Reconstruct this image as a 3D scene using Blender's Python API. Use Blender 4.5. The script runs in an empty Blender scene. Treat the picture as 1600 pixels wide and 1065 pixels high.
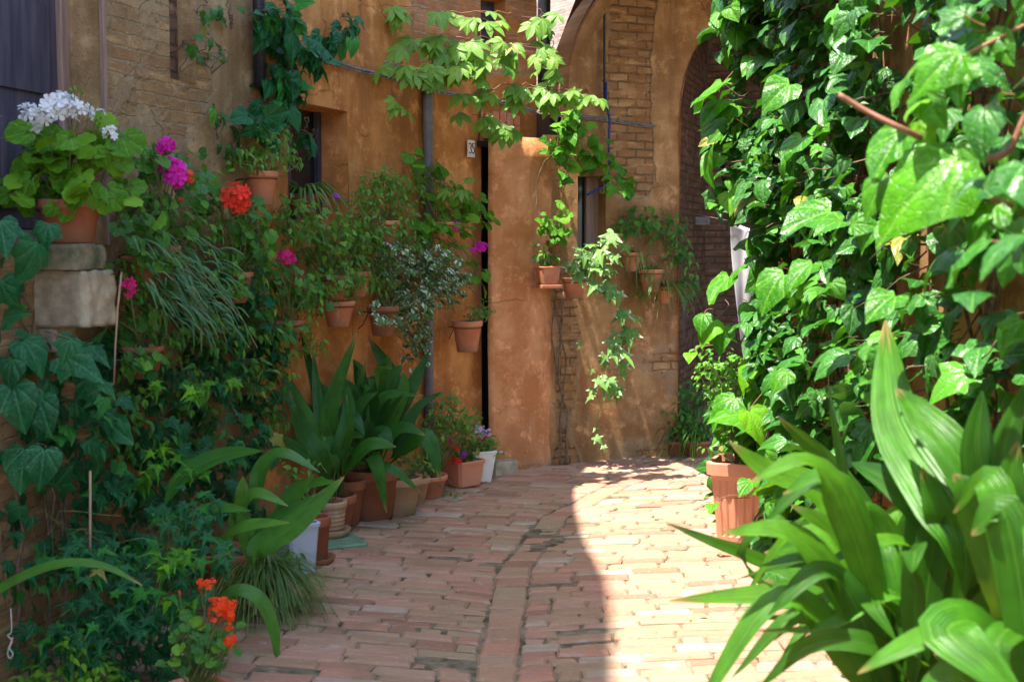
import bpy, math, random
import numpy as np
from mathutils import Vector, Matrix, noise as mnoise

rg = np.random.default_rng(11)
random.seed(5)
S = bpy.context.scene
COL = S.collection
PI = math.pi

# ------------------------------------------------------------------ camera model
SUN_E, SKY_S, EXPO = 3.4, 0.15, 2.15
FPX, CX, CY = 2000.0, 800.0, 532.5
PITCH = math.radians(4.645)
CAMZ = 1.5


def ray(px, py):
    u = (px - CX) / FPX
    v = -(py - CY) / FPX
    c, s = math.cos(PITCH), math.sin(PITCH)
    return np.array([u, c + v * s, -s + v * c])


def at(px, py, d):
    r = ray(px, py)
    return np.array([0, 0, CAMZ]) + r * (d / r[1])


def ground(px, py, z=0.0):
    r = ray(px, py)
    t = (z - CAMZ) / r[2]
    return np.array([0, 0, CAMZ]) + r * t


def nrm(v):
    v = np.asarray(v, float)
    return v / (np.linalg.norm(v) + 1e-9)


def rnd3(s=1.0):
    return rg.normal(0, s, 3)


UP = np.array([0, 0, 1.0])

# ------------------------------------------------------------------ object helpers


def thing(name, label, cat, loc=(0, 0, 0), group=None):
    o = bpy.data.objects.new(name, None)
    COL.objects.link(o)
    o.location = [float(a) for a in loc]
    o.empty_display_size = 0.05
    o['label'] = label
    o['category'] = cat
    if group:
        o['group'] = group
    return o


class MB:
    def __init__(self):
        self.V, self.F, self.U, self.R, self.n = [], [], [], [], 0

    def add(self, v, f, uv=None, r=0.5):
        v = np.asarray(v, float).reshape(-1, 3)
        n = self.n
        self.V.append(v)
        self.F.extend([tuple(i + n for i in q) for q in f])
        self.U.append(np.zeros((len(v), 2)) if uv is None else np.asarray(uv, float).reshape(-1, 2))
        self.R.append(np.full(len(v), r) if np.isscalar(r) else np.asarray(r, float))
        self.n += len(v)

    def build(self, name, mat, parent=None, smooth=True, label=None, cat=None, group=None, kind=None):
        V = np.concatenate(self.V) if self.V else np.zeros((0, 3))
        if parent is not None:
            p = parent
            while p is not None:
                V = V - np.array(p.location)
                p = p.parent
        me = bpy.data.meshes.new(name)
        me.from_pydata(V.tolist(), [], self.F)
        U = np.concatenate(self.U)
        R = np.concatenate(self.R)
        uvl = me.uv_layers.new(name='UVMap')
        li = np.zeros(len(me.loops), dtype=np.int32)
        me.loops.foreach_get('vertex_index', li)
        uvl.data.foreach_set('uv', U[li].astype(np.float32).ravel())
        a = me.attributes.new('rnd', 'FLOAT', 'POINT')
        a.data.foreach_set('value', R.astype(np.float32))
        if smooth:
            me.polygons.foreach_set('use_smooth', [True] * len(me.polygons))
        me.materials.append(mat)
        me.update()
        o = bpy.data.objects.new(name, me)
        COL.objects.link(o)
        if parent is not None:
            o.parent = parent
        if label:
            o['label'] = label
        if cat:
            o['category'] = cat
        if group:
            o['group'] = group
        if kind:
            o['kind'] = kind
        return o


def box(mb, c, sx, sy, sz, ax=(1, 0, 0), bev=0.0, r=0.5, taper=1.0):
    """box centred on c (bottom at c.z), local x along ax (horizontal); bev = chamfered vertical edges"""
    ax = nrm([ax[0], ax[1], 0])
    ay = np.array([-ax[1], ax[0], 0])
    b = bev
    ring = [(-sx / 2 + b, -sy / 2), (sx / 2 - b, -sy / 2), (sx / 2, -sy / 2 + b), (sx / 2, sy / 2 - b),
            (sx / 2 - b, sy / 2), (-sx / 2 + b, sy / 2), (-sx / 2, sy / 2 - b), (-sx / 2, -sy / 2 + b)]
    if b <= 0:
        ring = [(-sx / 2, -sy / 2), (sx / 2, -sy / 2), (sx / 2, sy / 2), (-sx / 2, sy / 2)]
    n = len(ring)
    lv = [(0, 1.0), (sz - b, taper), (sz, taper * (1 - 1.2 * b / max(sx, sy)))] if b > 0 else [(0, 1.0), (sz, taper)]
    V, U = [], []
    for z, k in lv:
        for x, y in ring:
            V.append(np.array(c) + ax * x * k + ay * y * k + UP * z)
            U.append((x + y, z))
    F = []
    for j in range(len(lv) - 1):
        for i in range(n):
            F.append((j * n + i, j * n + (i + 1) % n, (j + 1) * n + (i + 1) % n, (j + 1) * n + i))
    F.append(tuple(reversed(range(n))))
    F.append(tuple(range((len(lv) - 1) * n, len(lv) * n)))
    mb.add(V, F, U, r)


def tube(mb, pts, rad, sides=6, r=0.5, cap=True):
    pts = [np.asarray(p, float) for p in pts]
    n = len(pts)
    rad = [rad] * n if np.isscalar(rad) else rad
    V, F, U = [], [], []
    prev = None
    L = 0
    for i in range(n):
        t = nrm(pts[min(i + 1, n - 1)] - pts[max(i - 1, 0)])
        if prev is None:
            a = np.cross(t, UP if abs(t[2]) < 0.9 else np.array([1.0, 0, 0]))
        else:
            a = prev - t * np.dot(prev, t)
        a = nrm(a)
        prev = a
        b = np.cross(t, a)
        if i:
            L += np.linalg.norm(pts[i] - pts[i - 1])
        for k in range(sides):
            th = 2 * PI * k / sides
            V.append(pts[i] + (a * math.cos(th) + b * math.sin(th)) * rad[i])
            U.append((k / sides, L))
    for i in range(n - 1):
        for k in range(sides):
            F.append((i * sides + k, i * sides + (k + 1) % sides, (i + 1) * sides + (k + 1) % sides, (i + 1) * sides + k))
    if cap and sides > 3:
        F.append(tuple(reversed(range(sides))))
        F.append(tuple(range((n - 1) * sides, n * sides)))
    mb.add(V, F, U, r)


def spline(P, n):
    P = np.asarray(P, float)
    if len(P) == 2:
        return np.array([P[0] + (P[1] - P[0]) * t for t in np.linspace(0, 1, n)])
    Q = np.vstack([2 * P[0] - P[1], P, 2 * P[-1] - P[-2]])
    out = []
    m = len(P) - 1
    for t in np.linspace(0, m - 1e-6, n):
        i = int(t)
        u = t - i
        p0, p1, p2, p3 = Q[i:i + 4]
        out.append(0.5 * ((2 * p1) + (-p0 + p2) * u + (2 * p0 - 5 * p1 + 4 * p2 - p3) * u * u + (-p0 + 3 * p1 - 3 * p2 + p3) * u ** 3))
    return np.array(out)


def lathe(mb, c, prof, seg=32, axis=UP, r=0.5, wob=0.0):
    axis = nrm(axis)
    a = nrm(np.cross(axis, [0.3, 1, 0]))
    b = np.cross(axis, a)
    V, F, U = [], [], []
    m = len(prof)
    for j, (rr, z) in enumerate(prof):
        for k in range(seg):
            th = 2 * PI * k / seg
            V.append(np.array(c) + (a * math.cos(th) + b * math.sin(th)) * rr * (1 + wob * math.sin(3 * th + j)) + axis * z)
            U.append((k / seg * 2 * PI * 0.1, z))
    for j in range(m - 1):
        for k in range(seg):
            F.append((j * seg + k, j * seg + (k + 1) % seg, (j + 1) * seg + (k + 1) % seg, (j + 1) * seg + k))
    mb.add(V, F, U, r)


# ------------------------------------------------------------------ materials


def newmat(name):
    m = bpy.data.materials.new(name)
    m.use_nodes = True
    nt = m.node_tree
    for n in list(nt.nodes):
        nt.nodes.remove(n)
    return m, nt


class NT:
    def __init__(self, nt):
        self.nt = nt

    def n(self, t, **kw):
        o = self.nt.nodes.new(t)
        for k, v in kw.items():
            setattr(o, k, v)
        return o

    def l(self, a, b):
        self.nt.links.new(a, b)

    def val(self, inp, v):
        if hasattr(v, 'is_linked') or isinstance(v, bpy.types.NodeSocket):
            self.l(v, inp)
        else:
            inp.default_value = v

    def math(self, op, a, b=0.0, c=None, clamp=False):
        o = self.n('ShaderNodeMath', operation=op, use_clamp=clamp)
        self.val(o.inputs[0], a)
        self.val(o.inputs[1], b)
        if c is not None:
            self.val(o.inputs[2], c)
        return o.outputs[0]

    def mix(self, f, a, b, bt='MIX'):
        o = self.n('ShaderNodeMix', data_type='RGBA', blend_type=bt)
        self.val(o.inputs[0], f)
        self.val(o.inputs[6], a if not isinstance(a, tuple) else (*a[:3], 1))
        self.val(o.inputs[7], b if not isinstance(b, tuple) else (*b[:3], 1))
        return o.outputs[2]

    def ramp(self, f, lo, hi, a=0.0, b=1.0, smooth=True):
        o = self.n('ShaderNodeMapRange', interpolation_type='SMOOTHSTEP' if smooth else 'LINEAR')
        self.val(o.inputs[0], f)
        o.inputs[1].default_value, o.inputs[2].default_value = lo, hi
        o.inputs[3].default_value, o.inputs[4].default_value = a, b
        return o.outputs[0]

    def noise(self, vec, scale, detail=4, rough=0.55, dist=0.0):
        o = self.n('ShaderNodeTexNoise')
        if vec is not None:
            self.l(vec, o.inputs['Vector'])
        o.inputs['Scale'].default_value = scale
        o.inputs['Detail'].default_value = detail
        o.inputs['Roughness'].default_value = rough
        o.inputs['Distortion'].default_value = dist
        return o.outputs[0]

    def uv(self):
        return self.n('ShaderNodeUVMap', uv_map='UVMap').outputs[0]

    def attr(self):
        return self.n('ShaderNodeAttribute', attribute_name='rnd').outputs['Fac']

    def mapping(self, vec, scale=(1, 1, 1), loc=(0, 0, 0)):
        o = self.n('ShaderNodeMapping')
        self.l(vec, o.inputs[0])
        o.inputs['Scale'].default_value = scale
        o.inputs['Location'].default_value = loc
        return o.outputs[0]

    def pos(self):
        return self.n('ShaderNodeNewGeometry').outputs['Position']

    def bump(self, h, strength=0.5, dist=0.01):
        o = self.n('ShaderNodeBump')
        o.inputs['Strength'].default_value = strength
        o.inputs['Distance'].default_value = dist
        self.l(h, o.inputs['Height'])
        return o.outputs[0]

    def principled(self, col, rough=0.6, spec=0.4, bump=None, metal=0.0):
        o = self.n('ShaderNodeBsdfPrincipled')
        self.val(o.inputs['Base Color'], col if not isinstance(col, tuple) else (*col[:3], 1))
        self.val(o.inputs['Roughness'], rough)
        o.inputs['Specular IOR Level'].default_value = spec
        o.inputs['Metallic'].default_value = metal
        if bump is not None:
            self.l(bump, o.inputs['Normal'])
        return o.outputs[0]

    def out(self, s):
        o = self.n('ShaderNodeOutputMaterial')
        self.l(s, o.inputs['Surface'])


def leaf_mat(name, dark, light, vein=(0.16, 0.26, 0.08), veins='palm', rough=0.38, spec=0.45, transl=0.3,
             tcol=None, variegated=None, vamt=0.5, bumps=0.4, old=(0.28, 0.22, 0.03)):
    m, nt = newmat(name)
    N = NT(nt)
    uv = N.uv()
    r = N.attr()
    sep = N.n('ShaderNodeSeparateXYZ')
    N.l(uv, sep.inputs[0])
    x, y = sep.outputs[0], sep.outputs[1]
    ax = N.math('ABSOLUTE', x)
    pos = N.pos()
    blot = N.noise(pos, 22, 4)
    base = N.mix(r, dark, light)
    base = N.mix(N.ramp(blot, 0.35, 0.7, 0, 0.45), base, tuple(c * 0.55 for c in dark))
    fk = 0.12 if veins == 'parallel' else .75
    fresh = tuple(c * k for c, k in zip((tcol if tcol else (0.22, 0.42, 0.03)), (.55, .62, .7)))
    base = N.mix(N.math('MULTIPLY', N.ramp(r, 0.78, 0.80, 0, fk), N.ramp(r, 0.95, 0.93, 0, 1)), base, fresh)
    # the odd yellowing leaf
    base = N.mix(N.math('MULTIPLY', N.math('GREATER_THAN', r, 0.992), 0.3 if veins == 'parallel' else 1.0), base, old)
    if veins == 'palm':
        d = None
        for a in (0, 34, 78):
            ca, sa = math.cos(math.radians(a)), math.sin(math.radians(a))
            dist = N.math('ABSOLUTE', N.math('SUBTRACT', N.math('MULTIPLY', ax, ca), N.math('MULTIPLY', y, sa)))
            d = dist if d is None else N.math('MINIMUM', d, dist)
        q = N.noise(N.mapping(uv, (1, 1, 1)), 9.0, 3, 0.6)
        vor = N.n('ShaderNodeTexVoronoi', feature='DISTANCE_TO_EDGE')
        N.l(uv, vor.inputs['Vector'])
        vor.inputs['Scale'].default_value = 13
        net = N.ramp(vor.outputs['Distance'], 0.0, 0.05, 0.14, 0)
        v = N.math('MAXIMUM', N.ramp(d, 0.006, 0.030, 1, 0), net)
        h = N.math('ADD', N.math('ADD', N.ramp(d, 0.0, 0.12, 0, 1), N.math('MULTIPLY', q, 0.8)), N.ramp(vor.outputs['Distance'], 0, 0.09, 0, 0.5))
        base = N.mix(N.ramp(q, 0.4, 0.68, 0, 0.5), base, tuple(min(1, c * 1.3) for c in light))
        base = N.mix(N.math('MULTIPLY', N.math('GREATER_THAN', r, 0.95), N.ramp(q, 0.6, 0.7, 0, 0.8)), base, (0.20, 0.13, 0.03))
    elif veins == 'pinnate':
        v1 = N.ramp(ax, 0.008, 0.03, 1, 0)
        w = N.math('SINE', N.math('MULTIPLY', N.math('SUBTRACT', y, N.math('MULTIPLY', ax, 0.7)), 48.0))
        v2 = N.ramp(w, 0.75, 1.0, 0, 0.5)
        v = N.math('MAXIMUM', v1, v2)
        h = N.math('SUBTRACT', 1.0, v)
    else:  # parallel
        w = N.math('SINE', N.math('MULTIPLY', x, 44.0))
        tipn = N.noise(N.mapping(uv, (3, 2, 1)), 1.0, 4)
        tip = N.ramp(N.math('ADD', y, N.math('MULTIPLY', tipn, 0.5)), 3.08, 3.2)
        base = N.mix(N.math('MULTIPLY', tip, N.math('GREATER_THAN', r, 0.4)), base, (0.33, 0.22, 0.08))
        base = N.mix(N.ramp(N.noise(N.mapping(uv, (1.2, 1.6, 1)), 1.0, 4), 0.45, 0.7, 0, 0.6), base, tuple(c * 0.5 for c in dark))
        w2 = N.noise(N.mapping(uv, (14, 0.7, 1)), 1.0, 3)
        v1 = N.ramp(ax, 0.01, 0.06, 0.8, 0)
        v = N.math('MAXIMUM', v1, N.math('MAXIMUM', N.ramp(w2, 0.5, 0.75, 0, 0.55), N.ramp(w, 0.6, 1.0, 0, 0.35)))
        h = N.math('ADD', N.math('MULTIPLY', w, 0.35), w2)
    col = N.mix(N.math('MULTIPLY', v, 0.55), base, vein)
    if variegated:
        e = N.noise(N.mapping(uv, (4, 4, 1)), 1.0, 3)
        e2 = N.math('ADD', N.math('ADD', ax, N.math('MULTIPLY', e, 0.35)), N.math('MULTIPLY', r, 0.28))
        col = N.mix(N.ramp(e2, vamt, vamt + 0.07), col, variegated)
    geo = N.n('ShaderNodeNewGeometry')
    col = N.mix(N.math('MULTIPLY', geo.outputs['Backfacing'], 0.4), col, tuple(min(1, c * 1.25 + 0.015) for c in light))
    rv = N.math('ADD', N.math('MULTIPLY', blot, 0.25), rough - 0.1)
    b = N.bump(h, bumps, 0.004)
    p = N.principled(col, rv, spec, b)
    t = N.n('ShaderNodeBsdfTranslucent')
    tc = N.mix(0.6, col, tcol if tcol else (0.22, 0.42, 0.03))
    N.l(tc, t.inputs[0])
    mx = N.n('ShaderNodeMixShader')
    mx.inputs[0].default_value = transl
    N.l(p, mx.inputs[1])
    N.l(t.outputs[0], mx.inputs[2])
    N.out(mx.outputs[0])
    return m


def petal_mat(name, a, b):
    m, nt = newmat(name)
    N = NT(nt)
    col = N.mix(N.attr(), a, b)
    sep = N.n('ShaderNodeSeparateXYZ')
    N.l(N.uv(), sep.inputs[0])
    col = N.mix(N.ramp(sep.outputs[1], 0.0, 0.35, 0.35, 0), col, tuple(c * 0.5 for c in a))
    p = N.principled(col, 0.6, 0.25)
    t = N.n('ShaderNodeBsdfTranslucent')
    N.l(col, t.inputs[0])
    mx = N.n('ShaderNodeMixShader')
    mx.inputs[0].default_value = 0.35
    N.l(p, mx.inputs[1])
    N.l(t.outputs[0], mx.inputs[2])
    N.out(mx.outputs[0])
    return m


def plain_mat(name, a, b, scale=20, rough=0.7, spec=0.3, bstr=0.3, metal=0.0, stretch=(1, 1, 1)):
    m, nt = newmat(name)
    N = NT(nt)
    p = N.mapping(N.pos(), stretch)
    f = N.noise(p, scale, 6, 0.6)
    g = N.noise(p, scale * 6, 4, 0.6)
    col = N.mix(N.ramp(f, 0.3, 0.7), a, b)
    N.out(N.principled(col, rough, spec, N.bump(N.math('ADD', f, N.math('MULTIPLY', g, 0.4)), bstr, 0.006), metal))
    return m


def terracotta_mat(name, a, b, salt=(0.52, 0.43, 0.36), samt=0.75):
    m, nt = newmat(name)
    N = NT(nt)
    p = N.pos()
    f = N.noise(p, 9, 6, 0.65)
    g = N.noise(p, 60, 5, 0.7)
    s = N.noise(N.mapping(p, (14, 14, 5)), 1.0, 6, 0.7)
    col = N.mix(N.ramp(f, 0.3, 0.7), a, b)
    col = N.mix(N.ramp(s, 0.55, 0.72, 0, samt), col, salt)
    sep = N.n('ShaderNodeSeparateXYZ')
    N.l(N.uv(), sep.inputs[0])
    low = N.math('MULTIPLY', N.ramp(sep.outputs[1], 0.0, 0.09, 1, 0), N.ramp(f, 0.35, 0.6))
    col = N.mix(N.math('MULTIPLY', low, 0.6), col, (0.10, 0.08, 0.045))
    N.out(N.principled(col, 0.75, 0.25, N.bump(N.math('ADD', f, N.math('MULTIPLY', g, 0.5)), 0.25, 0.004)))
    return m


def wall_mat(name, p1, p2, stain, b1, b2, mortar, bw=0.21, bh=0.052, bumpd=0.02):
    """plaster over old brick; the 'rnd' attribute says how much brick is bare"""
    m, nt = newmat(name)
    N = NT(nt)
    uv = N.uv()
    r = N.attr()
    n1 = N.noise(uv, 1.1, 8, 0.62, 0.4)
    n2 = N.noise(uv, 3.1, 6, 0.6)
    n3 = N.noise(uv, 26, 8, 0.7)
    streak = N.noise(N.mapping(uv, (5.5, 0.55, 1)), 1.0, 6, 0.6)
    dn = N.n('ShaderNodeTexNoise')
    N.l(uv, dn.inputs['Vector'])
    dn.inputs['Scale'].default_value = 11
    dn.inputs['Detail'].default_value = 3
    off = N.n('ShaderNodeVectorMath', operation='MULTIPLY_ADD')
    N.l(dn.outputs['Color'], off.inputs[0])
    off.inputs[1].default_value = (0.026, 0.020, 0)
    N.l(uv, off.inputs[2])
    bt = N.n('ShaderNodeTexBrick')
    N.l(off.outputs[0], bt.inputs['Vector'])
    bt.inputs['Scale'].default_value = 1.0
    bt.inputs['Brick Width'].default_value = bw
    bt.inputs['Row Height'].default_value = bh
    bt.inputs['Mortar Size'].default_value = 0.007
    bt.inputs['Mortar Smooth'].default_value = 0.3
    bt.inputs['Bias'].default_value = -0.1
    bt.inputs['Color1'].default_value = (*b1, 1)
    bt.inputs['Color2'].default_value = (*b2, 1)
    bt.inputs['Mortar'].default_value = (*mortar, 1)
    bcol = N.mix(N.ramp(n2, 0.38, 0.65, 0, 0.6), bt.outputs['Color'], tuple(c * 0.55 for c in b1))
    bcol = N.mix(N.ramp(N.noise(N.mapping(uv, (4, 18, 1)), 1.0, 4), 0.5, 0.66, 0, 0.7), bcol, tuple(min(1, c * 1.3) for c in b2))
    bcol = N.mix(N.ramp(n3, 0.5, 0.8, 0, 0.6), bcol, tuple(min(1, c * 1.25) for c in mortar))
    pcol = N.mix(N.ramp(n2, 0.40, 0.60), tuple(c*.82 for c in p1), p2)
    pcol = N.mix(N.ramp(streak, 0.46, 0.66, 0, 0.9), pcol, stain)
    pcol = N.mix(N.ramp(n1, 0.52, 0.38, 0, 0.55), pcol, tuple(c * 0.8 for c in stain))
    pcol = N.mix(N.ramp(N.noise(uv, 7, 8, 0.7), 0.5, 0.68, 0, 0.6), pcol, tuple(min(1, c * 1.5 + 0.03) for c in p2))
    mask = N.ramp(N.math('ADD', n1, N.math('SUBTRACT', r, 0.5)), 0.5, 0.56)
    fine = N.math('MULTIPLY', n3, 0.3)
    edge = N.ramp(N.math('ADD', n1, N.math('SUBTRACT', r, 0.5)), 0.46, 0.5)
    pcol = N.mix(N.math('MULTIPLY', N.math('SUBTRACT', edge, mask), 0.5), pcol, (0.30, 0.22, 0.14))
    remn = N.ramp(N.noise(uv, 6.5, 7, 0.65, 0.5), 0.50, 0.58, 0, 0.8)
    bcol = N.mix(remn, bcol, tuple(c * .8 for c in p1))
    col = N.mix(mask, pcol, bcol)
    grit = N.noise(uv, 95, 6, 0.75)
    cd = N.n('ShaderNodeVectorMath', operation='MULTIPLY_ADD')
    N.l(dn.outputs['Color'], cd.inputs[0])
    cd.inputs[1].default_value = (0.12, 0.12, 0)
    N.l(uv, cd.inputs[2])
    cv = N.n('ShaderNodeTexVoronoi', feature='DISTANCE_TO_EDGE')
    N.l(cd.outputs[0], cv.inputs['Vector'])
    cv.inputs['Scale'].default_value = 1.5
    crack = N.math('MULTIPLY', N.ramp(cv.outputs['Distance'], 0.003, 0.010, 1, 0), N.ramp(n1, 0.47, 0.55))
    crack = N.math('MULTIPLY', crack, N.math('SUBTRACT', 1.0, mask))
    col = N.mix(N.ramp(grit, 0.52, 0.72, 0, 0.35), col, tuple(c * 0.55 for c in stain))
    col = N.mix(N.ramp(grit, 0.46, 0.30, 0, 0.35), col, tuple(min(1, c * 1.35) for c in p2))
    col = N.mix(N.math('MULTIPLY', crack, 0.28), col, tuple(c * 0.3 for c in stain))
    dark = N.noise(N.mapping(uv, (30, 30, 1)), 1.0, 3)
    col = N.mix(N.ramp(dark, 0.66, 0.74, 0, 0.55), col, tuple(c * 0.35 for c in stain))
    hb = N.math('SUBTRACT', 0.55, N.math('MULTIPLY', bt.outputs['Fac'], 0.5))
    hb = N.math('ADD', hb, N.math('MULTIPLY', n3, 0.35))
    hp = N.math('ADD', N.math('ADD', 0.75, fine), N.math('MULTIPLY', n2, 0.35))
    mh = N.n('ShaderNodeMix', data_type='FLOAT')
    N.l(mask, mh.inputs[0])
    N.l(hp, mh.inputs[2])
    N.l(hb, mh.inputs[3])
    N.out(N.principled(col, 0.88, 0.15, N.bump(N.math('SUBTRACT', N.math('ADD', mh.outputs[0], N.math('MULTIPLY', grit, 0.25)), N.math('MULTIPLY', crack, 0.3)), 0.9, bumpd)))
    return m


def brick_paving_mat():
    m, nt = newmat('paving_brick')
    N = NT(nt)
    r = N.attr()
    p = N.pos()
    cr = N.n('ShaderNodeValToRGB')
    N.l(r, cr.inputs[0])
    e = cr.color_ramp.elements
    e[0].position, e[0].color = 0.0, (0.30, 0.16, 0.10, 1)
    e[1].position, e[1].color = 1.0, (0.45, 0.37, 0.28, 1)
    for q, c in ((0.16, (0.43, 0.215, 0.145)), (0.34, (0.38, 0.245, 0.15)), (0.5, (0.47, 0.275, 0.19)), (0.68, (0.37, 0.275, 0.165)), (0.84, (0.49, 0.235, 0.155))):
        x = e.new(q)
        x.color = (*c, 1)
    f = N.noise(p, 3.2, 6, 0.6)
    g = N.noise(p, 55, 8, 0.72)
    s = N.noise(N.mapping(p, (5, 34, 9)), 1.0, 7, 0.7)
    col = N.mix(N.ramp(s, 0.46, 0.72, 0, 0.6), cr.outputs[0], (0.26, 0.165, 0.11))
    col = N.mix(N.ramp(g, 0.52, 0.75, 0, 0.6), col, (0.56, 0.46, 0.36))
    sep = N.n('ShaderNodeSeparateXYZ')
    N.l(p, sep.inputs[0])
    moss = N.math('MULTIPLY', N.ramp(f, 0.48, 0.68), N.ramp(sep.outputs[0], -1.1, 0.1, 0.75, 0.06))
    col = N.mix(moss, col, (0.17, 0.15, 0.075))
    grey = N.ramp(N.noise(N.mapping(p, (5, 9, 5), (3, 1, 0)), 1.0, 5, 0.6), 0.60, 0.70, 0, 0.65)
    col = N.mix(grey, col, (0.44, 0.41, 0.37))
    h = N.math('ADD', N.math('MULTIPLY', s, 0.6), g)
    N.out(N.principled(col, 0.7, 0.3, N.bump(h, 0.8, 0.012)))
    return m


M = {}
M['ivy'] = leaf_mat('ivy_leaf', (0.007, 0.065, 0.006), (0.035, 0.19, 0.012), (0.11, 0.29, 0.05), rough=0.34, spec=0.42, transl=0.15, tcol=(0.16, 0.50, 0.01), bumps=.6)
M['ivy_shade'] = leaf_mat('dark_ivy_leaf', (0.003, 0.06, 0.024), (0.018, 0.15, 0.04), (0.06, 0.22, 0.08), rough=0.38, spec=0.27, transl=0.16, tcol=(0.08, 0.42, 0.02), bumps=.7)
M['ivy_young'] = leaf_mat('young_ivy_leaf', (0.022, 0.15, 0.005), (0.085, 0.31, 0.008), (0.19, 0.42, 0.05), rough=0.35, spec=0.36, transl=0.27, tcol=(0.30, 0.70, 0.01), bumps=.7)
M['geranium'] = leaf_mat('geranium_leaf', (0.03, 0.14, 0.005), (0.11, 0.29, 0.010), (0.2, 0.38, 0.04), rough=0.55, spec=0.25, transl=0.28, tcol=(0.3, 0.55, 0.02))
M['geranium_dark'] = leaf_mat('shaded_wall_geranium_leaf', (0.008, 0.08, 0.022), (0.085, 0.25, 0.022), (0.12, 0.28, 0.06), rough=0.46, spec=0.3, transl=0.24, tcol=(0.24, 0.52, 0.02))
M['small'] = leaf_mat('small_oval_leaf', (0.04, 0.16, 0.012), (0.14, 0.33, 0.025), (0.2, 0.38, 0.07), 'pinnate', rough=0.42, spec=0.4, transl=0.32, tcol=(0.28, 0.52, 0.03))
M['rose'] = leaf_mat('shrub_leaf', (0.06, 0.25, 0.012), (0.16, 0.42, 0.04), (0.22, 0.45, 0.08), 'pinnate', rough=0.42, spec=0.4, transl=0.34, tcol=(0.3, 0.66, 0.02))
M['creeper'] = leaf_mat('creeper_leaf', (0.10, 0.25, 0.02), (0.2, 0.40, 0.04), (0.26, 0.46, 0.09), 'pinnate', rough=0.46, spec=0.4, transl=0.36, tcol=(0.36, 0.58, 0.04))
M['silver'] = leaf_mat('variegated_leaf', (0.04, 0.12, 0.025), (0.10, 0.20, 0.05), (0.2, 0.3, 0.12), rough=0.45, spec=0.4, transl=0.22, variegated=(0.60, 0.66, 0.54), vamt=0.56)
M['vine'] = leaf_mat('vine_leaf', (0.09, 0.24, 0.035), (0.17, 0.36, 0.07), (0.3, 0.45, 0.15), rough=0.42, spec=0.4, transl=0.3, tcol=(0.3, 0.55, 0.08), variegated=(0.5, 0.6, 0.38), vamt=0.66)
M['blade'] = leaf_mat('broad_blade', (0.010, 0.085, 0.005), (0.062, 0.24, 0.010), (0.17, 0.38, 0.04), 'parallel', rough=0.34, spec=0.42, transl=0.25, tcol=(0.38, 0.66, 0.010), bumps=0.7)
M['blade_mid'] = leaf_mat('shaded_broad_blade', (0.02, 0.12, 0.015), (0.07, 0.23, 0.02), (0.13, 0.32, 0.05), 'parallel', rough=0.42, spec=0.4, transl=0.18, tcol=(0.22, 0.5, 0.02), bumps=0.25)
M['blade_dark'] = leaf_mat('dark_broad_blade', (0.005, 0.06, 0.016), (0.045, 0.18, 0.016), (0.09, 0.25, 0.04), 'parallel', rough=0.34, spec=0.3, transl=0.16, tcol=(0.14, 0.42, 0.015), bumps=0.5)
M['grass'] = leaf_mat('strap_leaf', (0.05, 0.15, 0.02), (0.15, 0.27, 0.05), (0.32, 0.4, 0.14), 'parallel', rough=0.42, spec=0.4, transl=0.22, bumps=0.1)
M['grey_green'] = leaf_mat('grey_green_leaf', (0.012, 0.085, 0.022), (0.075, 0.19, 0.05), (0.14, 0.24, 0.09), 'parallel', rough=0.45, spec=0.3, transl=0.15, bumps=0.1)
M['stem'] = plain_mat('green_stem', (0.08, 0.13, 0.03), (0.16, 0.17, 0.06), 30, 0.6)
M['redstem'] = plain_mat('reddish_stem', (0.22, 0.08, 0.05), (0.30, 0.16, 0.09), 30, 0.55)
M['bark'] = plain_mat('vine_bark', (0.10, 0.065, 0.04), (0.22, 0.15, 0.10), 40, 0.85, bstr=0.8)
M['soil'] = plain_mat('soil', (0.03, 0.02, 0.012), (0.08, 0.05, 0.03), 60, 0.95, bstr=1.0)
M['magenta'] = petal_mat('magenta_petal', (0.62, 0.01, 0.36), (0.8, 0.03, 0.5))
M['coral'] = petal_mat('coral_petal', (0.85, 0.04, 0.02), (0.95, 0.09, 0.05))
M['pink'] = petal_mat('hot_pink_petal', (0.6, 0.012, 0.14), (0.78, 0.03, 0.24))
M['white'] = petal_mat('white_petal', (0.78, 0.8, 0.82), (0.86, 0.86, 0.84))
M['lilac'] = petal_mat('lilac_petal', (0.6, 0.3, 0.75), (0.8, 0.62, 0.88))
M['red'] = petal_mat('red_petal', (0.75, 0.02, 0.02), (0.9, 0.05, 0.03))
M['purple'] = petal_mat('purple_petal', (0.32, 0.03, 0.5), (0.5, 0.06, 0.6))
M['orange'] = petal_mat('orange_red_petal', (0.85, 0.06, 0.012), (0.92, 0.12, 0.02))
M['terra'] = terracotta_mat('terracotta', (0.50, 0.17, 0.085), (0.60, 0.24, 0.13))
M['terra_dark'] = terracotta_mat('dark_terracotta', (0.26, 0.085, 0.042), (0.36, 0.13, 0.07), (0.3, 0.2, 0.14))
M['terra_light'] = plain_mat('pale_terracotta_plastic', (0.62, 0.25, 0.15), (0.68, 0.31, 0.19), 6, 0.55, 0.35, 0.1)  # paler terracotta tone for the ribbed planter
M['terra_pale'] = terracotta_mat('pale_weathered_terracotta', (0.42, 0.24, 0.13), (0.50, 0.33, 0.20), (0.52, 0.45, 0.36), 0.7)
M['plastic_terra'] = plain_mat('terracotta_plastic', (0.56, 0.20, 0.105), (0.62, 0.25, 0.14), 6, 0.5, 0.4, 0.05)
M['white_plastic'] = plain_mat('white_plastic', (0.72, 0.69, 0.62), (0.8, 0.78, 0.72), 8, 0.45, 0.4, 0.1)
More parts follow.
